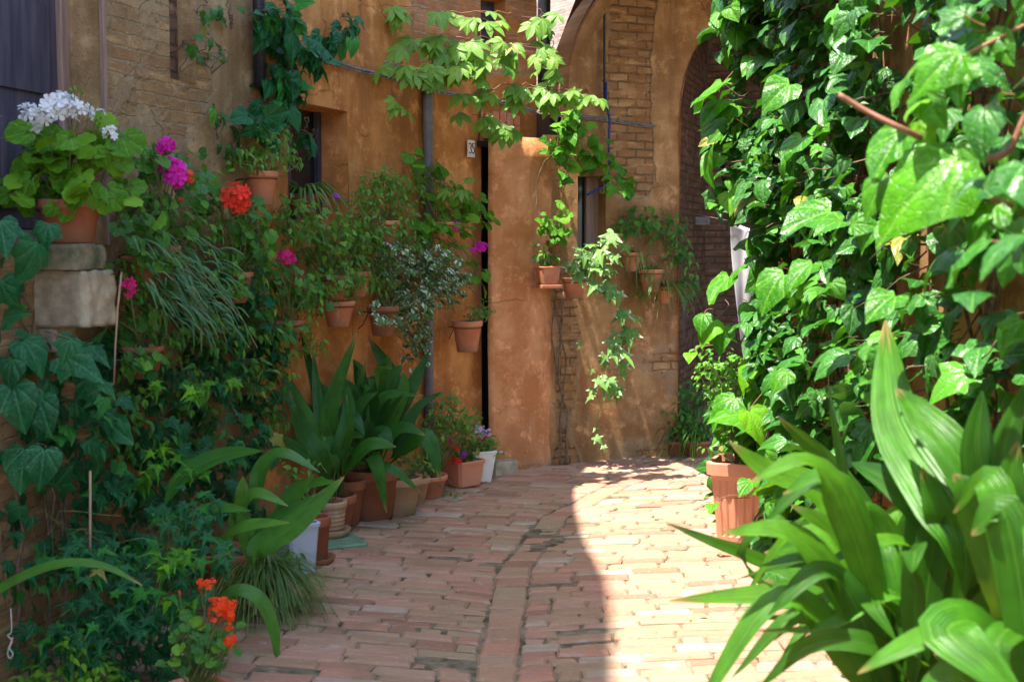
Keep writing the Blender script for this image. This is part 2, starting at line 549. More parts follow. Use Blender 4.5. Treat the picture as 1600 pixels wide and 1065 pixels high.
M['blue_plastic'] = plain_mat('pale_blue_plastic', (0.42, 0.50, 0.60), (0.52, 0.58, 0.66), 8, 0.5, 0.4, 0.1)
M['green_plastic'] = plain_mat('green_plastic', (0.10, 0.20, 0.12), (0.16, 0.28, 0.18), 20, 0.5, 0.4, 0.1)
M['iron'] = plain_mat('rusty_iron', (0.045, 0.03, 0.025), (0.12, 0.06, 0.035), 60, 0.75, 0.3, 0.4)
M['lead'] = plain_mat('grey_pipe', (0.12, 0.105, 0.11), (0.2, 0.17, 0.17), 14, 0.6, 0.4, 0.3)
M['blackpipe'] = plain_mat('black_pipe', (0.012, 0.012, 0.016), (0.03, 0.03, 0.04), 14, 0.5, 0.4, 0.2)
M['bluecable'] = plain_mat('blue_cable', (0.004, 0.022, 0.16), (0.008, 0.04, 0.24), 20, 0.5, 0.4, 0.1)
M['cable'] = plain_mat('dusty_cable', (0.12, 0.10, 0.09), (0.25, 0.2, 0.17), 40, 0.8, 0.2, 0.4)
M['wood_dark'] = plain_mat('dark_blue_grey_wood', (0.035, 0.03, 0.05), (0.08, 0.065, 0.085), 5, 0.6, 0.35, 0.4, stretch=(6, 6, 0.6))
M['wood_brown'] = plain_mat('old_pinkish_wood', (0.22, 0.14, 0.11), (0.34, 0.22, 0.17), 6, 0.75, 0.25, 0.4, stretch=(8, 8, 0.7))
M['door'] = plain_mat('black_door_wood', (0.015, 0.012, 0.011), (0.04, 0.028, 0.022), 5, 0.6, 0.3, 0.4, stretch=(7, 7, 0.5))
M['stone'] = plain_mat('travertine', (0.26, 0.20, 0.13), (0.46, 0.39, 0.27), 14, 0.85, 0.2, 0.8)
M['stone_mossy'] = plain_mat('mossy_stone', (0.08, 0.09, 0.05), (0.26, 0.22, 0.14), 14, 0.9, 0.2, 0.8)
M['bamboo'] = plain_mat('cane', (0.34, 0.22, 0.15), (0.45, 0.32, 0.2), 12, 0.6, 0.3, 0.3, stretch=(4, 4, 1))
M['string'] = plain_mat('pale_cord', (0.40, 0.36, 0.33), (0.55, 0.5, 0.46), 60, 0.9, 0.2, 0.3)
M['tile'] = plain_mat('ceramic_plate', (0.62, 0.5, 0.4), (0.7, 0.6, 0.5), 30, 0.35, 0.5, 0.1)
M['ink'] = plain_mat('dark_numeral', (0.05, 0.045, 0.06), (0.09, 0.08, 0.1), 30, 0.6, 0.3, 0.1)
M['roof'] = plain_mat('roof_tile', (0.25, 0.12, 0.07), (0.38, 0.2, 0.12), 6, 0.85, 0.2, 0.8)
M['glass'] = plain_mat('dark_window_glass', (0.01, 0.01, 0.013), (0.02, 0.02, 0.026), 4, 0.15, 0.5, 0.02)
M['metalbox'] = plain_mat('grey_painted_metal', (0.16, 0.17, 0.17), (0.24, 0.25, 0.25), 15, 0.5, 0.4, 0.1)
M['wall_brick'] = wall_mat('old_brick_wall', (0.36, 0.22, 0.10), (0.42, 0.28, 0.14), (0.22, 0.13, 0.06), (0.31, 0.165, 0.075), (0.44, 0.28, 0.13), (0.34, 0.25, 0.14), bumpd=0.03)
M['wall_ochre'] = wall_mat('ochre_plaster_wall', (0.54, 0.20, 0.048), (0.62, 0.27, 0.085), (0.38, 0.145, 0.045), (0.38, 0.15, 0.07), (0.46, 0.22, 0.11), (0.42, 0.28, 0.16))
M['wall_buttress'] = wall_mat('warm_plaster_pier', (0.60, 0.23, 0.085), (0.66, 0.31, 0.14), (0.48, 0.19, 0.075), (0.42, 0.17, 0.08), (0.5, 0.25, 0.13), (0.45, 0.3, 0.18))
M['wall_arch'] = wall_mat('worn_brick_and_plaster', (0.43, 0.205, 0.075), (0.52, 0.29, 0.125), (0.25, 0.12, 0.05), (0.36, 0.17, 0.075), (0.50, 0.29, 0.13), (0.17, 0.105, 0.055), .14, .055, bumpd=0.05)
M['wall_dark'] = wall_mat('shade_toned_passage_plaster', (0.15, 0.09, 0.06), (0.20, 0.12, 0.08), (0.09, 0.055, 0.04), (0.20, 0.11, 0.07), (0.27, 0.16, 0.1), (0.10, 0.07, 0.05), .2, .058)  # plaster tone lowered, so the passage's deep shade is partly in the colour
M['wall_garden'] = wall_mat('orange_garden_wall', (0.5, 0.25, 0.09), (0.56, 0.32, 0.14), (0.3, 0.16, 0.07), (0.4, 0.2, 0.1), (0.48, 0.28, 0.14), (0.44, 0.3, 0.18))
M['wall_pale'] = wall_mat('pale_brick_wall', (0.50, 0.42, 0.37), (0.56, 0.48, 0.42), (0.4, 0.33, 0.28), (0.42, 0.30, 0.24), (0.52, 0.40, 0.33), (0.5, 0.44, 0.38))
M['paving'] = brick_paving_mat()
M['joint'] = plain_mat('mossy_mortar', (0.07, 0.055, 0.03), (0.27, 0.22, 0.16), 11, 0.95, 0.1, 0.8)
M['earth'] = plain_mat('packed_earth', (0.16, 0.12, 0.08), (0.26, 0.2, 0.14), 5, 0.95, 0.1, 0.8)


def cloth_mat():
    m, nt = newmat('white_cloth')
    N = NT(nt)
    col = N.mix(N.ramp(N.noise(N.pos(), 12, 3), 0.4, 0.7), (0.74, 0.73, 0.78), (0.82, 0.82, 0.85))
    p = N.principled(col, 0.9, 0.1)
    t = N.n('ShaderNodeBsdfTranslucent')
    N.l(col, t.inputs[0])
    mx = N.n('ShaderNodeMixShader')
    mx.inputs[0].default_value = 0.3
    N.l(p, mx.inputs[1])
    N.l(t.outputs[0], mx.inputs[2])
    N.out(mx.outputs[0])
    return m


M['cloth'] = cloth_mat()

# ------------------------------------------------------------------ leaf templates


def radial_tmpl(half, cen=(0, 0.3), fold=0.16, cup=0.35, droop=0.3, wav=0.045, seed=0):
    r = np.random.default_rng(seed)
    pts = [np.array(p) for p in half]
    out = pts + [np.array((-p[0], p[1])) for p in pts[-2:0:-1]]
    n = len(out)
    c = np.array(cen)
    V2 = [c] + [c + (p - c) * 0.55 for p in out] + out
    V, U = [], []
    for i, p in enumerate(V2):
        x, y = p
        z = fold * abs(x) - cup * x * x - droop * (y - 0.2) ** 2 + (r.normal(0, wav) if i > n else 0)
        V.append((x, y, z))
        U.append((x, y))
    F = [(0, 1 + i, 1 + (i + 1) % n) for i in range(n)]
    F += [(1 + i, 1 + n + i, 1 + n + (i + 1) % n, 1 + (i + 1) % n) for i in range(n)]
    # orient so that the normal is +z
    a, b, cc = [np.array(V[k]) for k in F[0]]
    if np.cross(b - a, cc - a)[2] < 0:
        F = [tuple(reversed(f)) for f in F]
    return np.array(V), F, np.array(U)


def simple_tmpl(w=0.42, ny=5, fold=0.2, droop=0.35, sharp=0.8, belly=0.42):
    V, F, U = [], [], []
    for j in range(ny + 1):
        t = j / ny
        ww = w * 0.5 * (math.sin(PI * t ** (math.log(0.5) / math.log(belly))) ** sharp if 0 < t < 1 else 0.02)
        for k in (-1, 0, 1):
            x = k * ww
            V.append((x, t, fold * abs(x) - droop * t * t))
            U.append((x, t))
    for j in range(ny):
        for k in range(2):
            a = j * 3 + k
            F.append((a, a + 1, a + 4, a + 3))
    return np.array(V), F, np.array(U)


def palmate_tmpl(seed=0):
    r = np.random.default_rng(seed)
    V, F, U = [], [], []
    for a, L in ((-82, 0.62), (-40, 0.85), (0, 1.0), (40, 0.85), (82, 0.62)):
        v, f, u = simple_tmpl(0.42, 4, 0.22, 0.35 + r.uniform(-0.1, 0.15), 0.75, 0.55)
        v = v * L
        th = math.radians(-a + r.uniform(-6, 6))
        R = np.array([[math.cos(th), -math.sin(th), 0], [math.sin(th), math.cos(th), 0], [0, 0, 1]])
        n = sum(len(q) for q in V)
        V.append(v @ R.T)
        U.append(u)
        F += [tuple(i + n for i in q) for q in f]
    return np.concatenate(V), F, np.concatenate(U)


IVY_H = [(0, 0.02), (0.10, -0.09), (0.26, -0.13), (0.42, -0.02), (0.40, 0.14), (0.55, 0.36), (0.30, 0.46), (0.17, 0.72), (0, 1.0)]
IVY_D = [(0, 0.03), (0.10, -0.08), (0.30, -0.16), (0.40, -0.02), (0.26, 0.12), (0.60, 0.42), (0.19, 0.42), (0.12, 0.7), (0, 1.05)]
HEART_H = [(0, 0.03), (0.12, -0.07), (0.28, -0.07), (0.42, 0.08), (0.46, 0.27), (0.39, 0.50), (0.25, 0.72), (0.09, 0.92), (0, 1.02)]
STAR_H = [(0, 0.03), (0.08, -0.05), (0.32, -0.18), (0.22, 0.06), (0.62, 0.30), (0.20, 0.34), (0.10, 0.62), (0.04, 0.85), (0, 1.05)]
GER_H = [(0, 0.34)] + [(0.52 * (1 + 0.07 * math.cos(a * 9)) * math.sin(a), 0.45 - 0.52 * (1 + 0.07 * math.cos(a * 9)) * math.cos(a)) for a in np.linspace(0.30, PI, 12)]
GER_H[-1] = (0, GER_H[-1][1])

T = {}
T['ivy'] = [radial_tmpl(IVY_H, fold=f, cup=c, droop=d, seed=i) for i, (f, c, d) in enumerate([(.2, .5, .35), (.1, .2, .55), (.3, .7, .2), (.05, .5, .7)])]
T['heart'] = [radial_tmpl(HEART_H, fold=f, cup=c, droop=d, seed=i + 9) for i, (f, c, d) in enumerate([(.35, .6, .35), (.2, .3, .6), (.5, .9, .25), (.1, .7, .7)])]
T['deep'] = [radial_tmpl(IVY_D, fold=f, cup=c, droop=d, seed=i + 19) for i, (f, c, d) in enumerate([(.2, .4, .35), (.1, .2, .5), (.3, .6, .3)])]
T['star'] = [radial_tmpl(STAR_H, fold=f, cup=c, droop=d, seed=i + 29) for i, (f, c, d) in enumerate([(.2, .4, .5), (.1, .3, .8), (.3, .5, .5)])]
T['ger'] = [radial_tmpl(GER_H, cen=(0, .4), fold=f, cup=c, droop=d, wav=.035, seed=i + 39) for i, (f, c, d) in enumerate([(.3, .0, .1), (.1, .3, .5), (.4, .5, .2)])]
T['oval'] = [simple_tmpl(.5, 4, .3, .3), simple_tmpl(.42, 4, .2, .55), simple_tmpl(.6, 4, .35, .2)]
T['rose'] = [simple_tmpl(.62, 4, .3, .25, .7, .5), simple_tmpl(.55, 4, .25, .5, .7, .5)]
T['palm'] = [palmate_tmpl(i) for i in range(4)]


def put(mb, tm, pos, tip, n, size, r, wscale=1.0):
    v, f, u = tm
    tip = nrm(tip)
    n = n - tip * np.dot(n, tip)
    n = nrm(n)
    x = np.cross(tip, n)
    R = np.stack([x * wscale, tip, n], 1)
    mb.add((v * size) @ R.T + pos, f, u, r)


def leaf_at(mb, st, kind, pos, out, size, wu=.5, wr=.5, wo=.6, droop=.6, radial=None, pet=.5, r=None):
    n = nrm(np.asarray(out) * wo + UP * wu + rnd3(wr * .6))
    t = -UP * droop + rnd3(.45) + np.asarray(out) * .25
    if radial is not None:
        t = t + radial
    t = nrm(t - n * np.dot(t, n))
    tm = T[kind][rg.integers(len(T[kind]))]
    put(mb, tm, pos, t, n, size, rg.random() if r is None else r, rg.uniform(.85, 1.1))
    if st is not None and pet > 0:
        L = size * pet * rg.uniform(.7, 1.4)
        b = pos - t * L * .5 - np.asarray(out) * L * .8 - UP * L * .25
        m = (b + pos) / 2 - n * L * .08
        tube(st, [b, m, pos], [size * .012 + .0006] * 3, 3, rg.random(), False)


def blob(mb, st, kind, px, py, d, rx, ry, rd, n, size, out, **kw):
    """n leaves in an ellipsoid around the point seen at (px, py) at depth d; rx, ry in photo pixels, rd in metres"""
    c = at(px, py, d)
    k = d / FPX
    P = []
    for _ in range(n):
        q = rg.normal(0, 1, 3)
        q = q / np.linalg.norm(q) * rg.random() ** .45
        p = c + np.array([q[0] * rx * k, q[1] * rd, q[2] * ry * k])
        if p[2] < 0.03:
            continue
        s = size * rg.uniform(.65, 1.2)
        leaf_at(mb, st, kind, p, out, s, radial=np.array([q[0], q[1], q[2] * .6]) * .5, **kw)
        P.append(p)
    return P


def vine(st, pts, r0, r1, n=24, wob=.012, sides=6):
    P = spline(pts, n)
    P = P + rg.normal(0, wob, P.shape) * np.linspace(.3, 1, n)[:, None]
    tube(st, P, list(np.linspace(r0, r1, n)), sides, rg.random())
    return P


def blade(mb, P, W, nh=UP, pet=.25, fold=.25, n=15, r=None, roll=0.0, cross=5, wav=0.0, blunt=.85):
    """a broad arching leaf along spline P from base to tip, W wide, upper face turned towards nh"""
    C = spline(P, n)
    r = rg.random() if r is None else r
    V, F, U = [], [], []
    nh = np.asarray(nh, float)
    L = 0
    for i in range(n):
        t = nrm(C[min(i + 1, n - 1)] - C[max(i - 1, 0)])
        side = nrm(np.cross(t, nh))
        if i and np.dot(side, ps) < 0:
            side = -side
        ps = side
        nn = np.cross(side, t)
        s = i / (n - 1)
        if roll:
            a = roll * s
            side, nn = side * math.cos(a) + nn * math.sin(a), nn * math.cos(a) - side * math.sin(a)
        if i:
            L += np.linalg.norm(C[i] - C[i - 1])
        if s < pet:
            w = .004 + .10 * W * (s / max(pet, .01)) ** 3
        else:
            u = (s - pet) / (1 - pet)
            w = .5 * W * max(math.sin(PI * min(1, (u * .93 + .07) ** blunt)), 0) ** .75
            w = max(w, .0015)
        for k in range(cross):
            c = -1 + 2 * k / (cross - 1)
            z = fold * abs(c) * w - fold * .5 * c * c * w + (wav * w * math.sin(i * 1.3 + c * 2) if wav else 0)
            V.append(C[i] + side * c * w + nn * z)
            U.append((c, s * 3))
    for i in range(n - 1):
        for k in range(cross - 1):
            a = i * cross + k
            F.append((a, a + 1, a + cross + 1, a + cross))
    a, b, c = V[F[n // 2 * (cross - 1)][0]], V[F[n // 2 * (cross - 1)][1]], V[F[n // 2 * (cross - 1)][2]]
    if np.dot(np.cross(b - a, c - a), nh) < 0:
        F = [tuple(reversed(f)) for f in F]
    mb.add(V, F, U, r)


def strap(mb, base, dirv, length, arch, W, n=9, r=None, droop=1.0):
    """narrow arching strap leaf"""
    h = nrm([dirv[0], dirv[1], 0])
    P = []
    for s in np.linspace(0, 1, n):
        P.append(np.asarray(base) + h * length * (s * .75) + UP * length * (arch * s - droop * arch * 1.25 * s * s))
    blade(mb, P, W, UP + h * -.4, 0, .5, n, r, cross=3, blunt=.6)


# flower heads
def floret(mb, c, n, size, r, petals=5):
    n = nrm(n)
    a = nrm(np.cross(n, rnd3()))
    b = np.cross(n, a)
    V, F, U = [c], [], [(0, 0)]
    for k in range(petals):
        th = 2 * PI * k / petals
        for dth, rr, z in ((-.48, .75, .12), (-.22, 1.02, .02), (.22, 1.02, .02), (.48, .75, .12)):
            q = th + dth
            V.append(c + (a * math.cos(q) + b * math.sin(q)) * size * rr + n * size * (z + .15 + rg.uniform(-.12, .12)))
            U.append((dth, rr))
        i = 1 + 4 * k
        F += [(0, i, i + 1), (0, i + 1, i + 2), (0, i + 2, i + 3)]
    mb.add(V, F, U, r)


def head(parent, c, R, mat, n=18, fsize=None, facing=(0, -.6, .5), name='flower_head', label=None):
    mb = MB()
    fs = fsize or R * .5
    for i in range(n):
        q = nrm(rnd3() + np.asarray(facing) * .9)
        floret(mb, np.asarray(c) + q * R * rg.uniform(.4, .95), nrm(q + np.asarray(facing) * .3 + rnd3(.25)), fs * rg.uniform(.6, 1.1), rg.random())
    return mb.build(name, mat, parent, True, label)


def stalk(st, a, b, r=.0022, bow=.02):
    a, b = np.asarray(a), np.asarray(b)
    m = (a + b) / 2 + rnd3(bow)
    tube(st, spline([a, m, b], 8), r, 4, rg.random(), False)


def weathered(o, levels=4, strength=.018, size=.06):
    tx = bpy.data.textures.new('wear', 'CLOUDS')
    tx.noise_scale = size
    tx.noise_depth = 4
    m = o.modifiers.new('sub', 'SUBSURF')
    m.subdivision_type = 'SIMPLE'
    m.levels = m.render_levels = levels
    d = o.modifiers.new('wear', 'DISPLACE')
    d.texture = tx
    d.strength = strength
    d.mid_level = .55


# pots
def pot_profile(rb, rt, h, rim_h, rim):
    return [(.001, 0), (rb * .96, 0), (rb, .006), (rt * .985, h - rim_h - .002), (rt + rim * .8, h - rim_h), (rt + rim, h - rim_h + .004),
            (rt + rim * 1.1, h - .006), (rt + rim * .9, h), (rt - .004, h), (rt - .010, h - .008), (rt * .94, h - .035), (.001, h - .035)]


def pot(parent, c, rb, rt, h, mat, rim_h=None, rim=.008, axis=UP, soil=True):
    mb = MB()
    rim_h = h * .2 if rim_h is None else rim_h
    lathe(mb, c, pot_profile(rb, rt, h, rim_h, rim), 36, axis)
    o = mb.build('pot', mat, parent)
    if soil:
        sb = MB()
        lathe(sb, np.asarray(c) + nrm(axis) * (h - .03), [(rt * .95, 0), (rt * .6, .008), (.001, .012)], 20, axis, wob=.01)
        sb.build('soil', M['soil'], o)
    return o


def ring_bracket(parent, c, rad, out):
    """iron ring round the pot with an arm back to the wall"""
    mb = MB()
    c = np.asarray(c, float)
    P = [c + np.array([math.cos(a) * rad, math.sin(a) * rad, 0]) for a in np.linspace(0, 2 * PI, 25)]
    tube(mb, P, .0028, 5)
    o = -nrm(np.asarray(out))
    tube(mb, [c + o * rad, c + o * (rad + .05), c + o * (rad + .09) - UP * .012], .0035, 5)
    tube(mb, [c + o * (rad + .01), c + o * (rad + .05) - UP * .07, c + o * (rad + .09) - UP * .10], .003, 5)
    mb.build('ring_bracket', M['iron'], parent)


# ------------------------------------------------------------------ the setting: walls


class Path:
    def __init__(self, pts):
        self.p = np.array(pts, float)
        self.seg = np.linalg.norm(np.diff(self.p, axis=0), axis=1)
        self.s = np.concatenate([[0], np.cumsum(self.seg)])
        self.L = self.s[-1]

    def __call__(self, s):
        s = min(max(s, 0), self.L - 1e-6)
        i = int(np.searchsorted(self.s, s, side='right') - 1)
        t = (s - self.s[i]) / self.seg[i]
        return self.p[i] + (self.p[i + 1] - self.p[i]) * t

    def normal(self, s):
        a, b = self(s - .12), self(s + .12)
        t = (b - a) / np.linalg.norm(b - a)
        return np.array([t[1], -t[0], 0])

    def hit(self, px, py=400):
        """arc length where the sight line at px meets the path"""
        r = ray(px, py)
        k = r[0] / r[1]
        for i in range(len(self.p) - 1):
            a, b = self.p[i], self.p[i + 1]
            fa, fb = a[0] - k * a[1], b[0] - k * b[1]
            if fa * fb <= 0 and (a[1] > 0 or b[1] > 0):
                t = fa / (fa - fb)
                return self.s[i] + self.seg[i] * t
        raise ValueError(px)

    def on(self, px, py, off=0.0):
        """point on the wall behind pixel (px, py), moved off metres out from it"""
        s = self.hit(px, py)
        q = self(s)
        r = ray(px, py)
        z = CAMZ + r[2] / r[1] * q[1]
        return np.array([q[0], q[1], z]) + self.normal(s) * off

    def z(self, px, py):
        return float(self.on(px, py)[2])


def wall_grid(mb, path, s0, s1, zb, zt, holes=(), peel=None, step=.12, zstep=.16, amp=.010, off=0.0):
    ss = set(np.round(np.linspace(s0, s1, max(2, int((s1 - s0) / step) + 1)), 4))
    zmax = max(zt(s) for s in np.linspace(s0, s1, 30))
    zs = set(np.round(np.linspace(0, zmax, int(zmax / zstep) + 2), 4))
    for h in holes:
        ss |= {round(h[0], 4), round(h[1], 4)}
        zs |= {round(h[2], 4), round(h[3], 4)}
    for q in path.s:
        if s0 < q < s1:
            ss.add(round(float(q), 4))
    ss, zs = sorted(ss), sorted(zs)
    ns, nz = len(ss), len(zs)
    V, U, R = [], [], []
    for s in ss:
        q = path(s)
        n = path.normal(s)
        for z in zs:
            zz = min(max(z, zb(s)), zt(s))
            a = mnoise.noise(Vector((s * 1.7, zz * 1.7, 3.1))) * amp + mnoise.noise(Vector((s * 6, zz * 6, 1.0))) * amp * .4
            V.append((q[0] + n[0] * (a + off), q[1] + n[1] * (a + off), zz))
            U.append((s, zz))
            R.append(.35 if peel is None else peel(s, zz))
    F = []
    for i in range(ns - 1):
        for j in range(nz - 1):
            sm, zm = (ss[i] + ss[i + 1]) / 2, (zs[j] + zs[j + 1]) / 2
            if any(h[0] < sm < h[1] and h[2] < zm < h[3] for h in holes):
                continue
            a, b, c, d = i * nz + j, (i + 1) * nz + j, (i + 1) * nz + j + 1, i * nz + j + 1
            if abs(V[a][2] - V[d][2]) < 1e-5 and abs(V[b][2] - V[c][2]) < 1e-5:
                continue
            F.append((a, b, c, d))
    mb.add(V, F, U, R)
    for h in holes:
        D = h[4]
        n = path.normal((h[0] + h[1]) / 2)
        A, B = path(h[0]), path(h[1])
        c = [np.array([A[0], A[1], h[2]]), np.array([B[0], B[1], h[2]]), np.array([B[0], B[1], h[3]]), np.array([A[0], A[1], h[3]])]
        k = [q - n * D for q in c]
        for i in range(4):
            j = (i + 1) % 4
            Ls = np.linalg.norm(c[j] - c[i])
            mb.add([c[i], k[i], k[j], c[j]], [(0, 1, 2, 3)], [(0, h[2]), (D, h[2]), (D, h[2] + Ls), (0, h[2] + Ls)], .3)


def hole_panel(path, h, dep, inset=0.0):
    n = path.normal((h[0] + h[1]) / 2)
    A, B = path(h[0]), path(h[1])
    a3, b3 = np.array([A[0], A[1], 0]) - n * dep, np.array([B[0], B[1], 0]) - n * dep
    return a3, b3, n


A_PTS = [(-2.2, -1.0), (-1.95, 2.0), (-1.75, 4.0), (-1.54, 4.846), (-1.27, 5.75), (-1.05, 6.4), (-.80, 7.1), (-.50, 7.7), (-.2, 8.15), (.161, 8.5)]
A = Path(A_PTS)
sJ = A.hit(402)
B_ = Path([(.20, 8.34), (1.06, 8.72), (2.75, 9.45)])


def topA(s):
    d = A(s)[1]
    return float(np.interp(d, [-1, 4.0, 7.9, 8.6], [8.4, 7.8, 3.20, 3.12]))


def shell(mb_w, mb_r, path, s0, s1, zt, depth=3.2):
    """roof and back so that a house is a closed block"""
    ss = np.linspace(s0, s1, 12)
    Vr, F = [], []
    for s in ss:
        q, n = path(s), path.normal(s)
        for k, zz in ((.06, zt(s) - .02), (-depth, zt(s) - .02), (.06, zt(s) + .05), (-depth, zt(s) + .12)):
            Vr.append((q[0] + n[0] * k, q[1] + n[1] * k, zz))
    m = len(ss)
    for i in range(m - 1):
        a, b = 4 * i, 4 * i + 4
        F += [(a, b, b + 1, a + 1), (a + 2, a + 3, b + 3, b + 2), (a, a + 2, b + 2, b), (a + 1, b + 1, b + 3, a + 3)]
    F += [(0, 1, 3, 2), (4 * m - 4, 4 * m - 2, 4 * m - 1, 4 * m - 3)]
    mb_r.add(Vr, F, [(v[0], v[1]) for v in Vr])
    for s in (s0, s1):
        q, n = path(s), path.normal(s)
        a = np.array([q[0], q[1], 0])
        b = a - n * depth
        z = zt(s) - .02
        mb_w.add([a, b, b + UP * z, a + UP * z], [(0, 1, 2, 3)], [(0, 0), (depth, 0), (depth, z), (0, z)], .5)
    a, b = path(s0), path(s1)
    na, nb = path.normal(s0), path.normal(s1)
    a3, b3 = np.array([a[0], a[1], 0]) - na * depth, np.array([b[0], b[1], 0]) - nb * depth
    mb_w.add([a3, b3, b3 + UP * (zt(s1) - .02), a3 + UP * (zt(s0) - .02)], [(0, 1, 2, 3)], None, .5)


# --- brick house on the near left
def build_brick_house():
    t = thing('brick_house', 'old brown brick house with a dark shuttered window, near left', 'house', (-1.6, 4.8, 0))
    hw = (A.hit(165) - .98, A.hit(165), 1.47, 3.3, .16)
    hs = (A.hit(272), A.hit(312), A.z(292, 128), 3.4, .09)
    w, r = MB(), MB()
    wall_grid(w, A, 0, sJ, lambda s: 0, topA, [hw, hs], lambda s, z: .50 + .08 * math.sin(s * 1.3 + z))
    shell(w, r, A, 0, sJ, topA)
    w.build('wall', M['wall_brick'], t, False)
    r.build('roof', M['roof'], t, False)
    # window: frame post, shutters
    a, b, n = hole_panel(A, hw, .15)
    u = nrm(b - a)
    f = MB()
    L = np.linalg.norm(b - a)
    box(f, b - u * .03 + UP * 1.475, .055, .05, 1.82, u, .004)
    box(f, a + u * .03 + UP * 1.475, .055, .05, 1.82, u, .004)
    box(f, (a + b) / 2 + UP * 1.475 - n * .005, L - .12, .05, .05, u, .004)
    fo = f.build('window', M['wood_brown'], t, False)
    for k, (p0, p1) in enumerate(((.07, .48), (.49, L - .06))):
        s = MB()
        c = a + u * (p0 + p1) / 2 - n * .01
        box(s, c + UP * 1.53, p1 - p0, .03, 1.74, u, .003)
        for q in range(4):
            box(s, c + UP * (1.60 + q * .42) + n * .018, p1 - p0 - .12, .016, .32, u, .006)
        s.build('shutter', M['wood_dark'], fo, False)
    # bricked-up slot
    a, b, n = hole_panel(A, hs, .085)
    s = MB()
    hh = hs[3] - hs[2]
    s.add([a + UP * hs[2], b + UP * hs[2], b + UP * hs[3], a + UP * hs[3]], [(0, 1, 2, 3)], [(0, 0), (hs[1] - hs[0], 0), (hs[1] - hs[0], hh), (0, hh)], .95)
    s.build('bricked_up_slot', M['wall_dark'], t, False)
    # edge moulding on the far jamb of the window
    e = MB()
    q = A(hw[1])
    nn = A.normal(hw[1])
    box(e, np.array([q[0], q[1], 1.47]) + nn * .012 + UP * 0, .02, .02, 1.83, nn, .003)
    e.build('window_trim', M['wood_brown'], t, False)


build_brick_house()


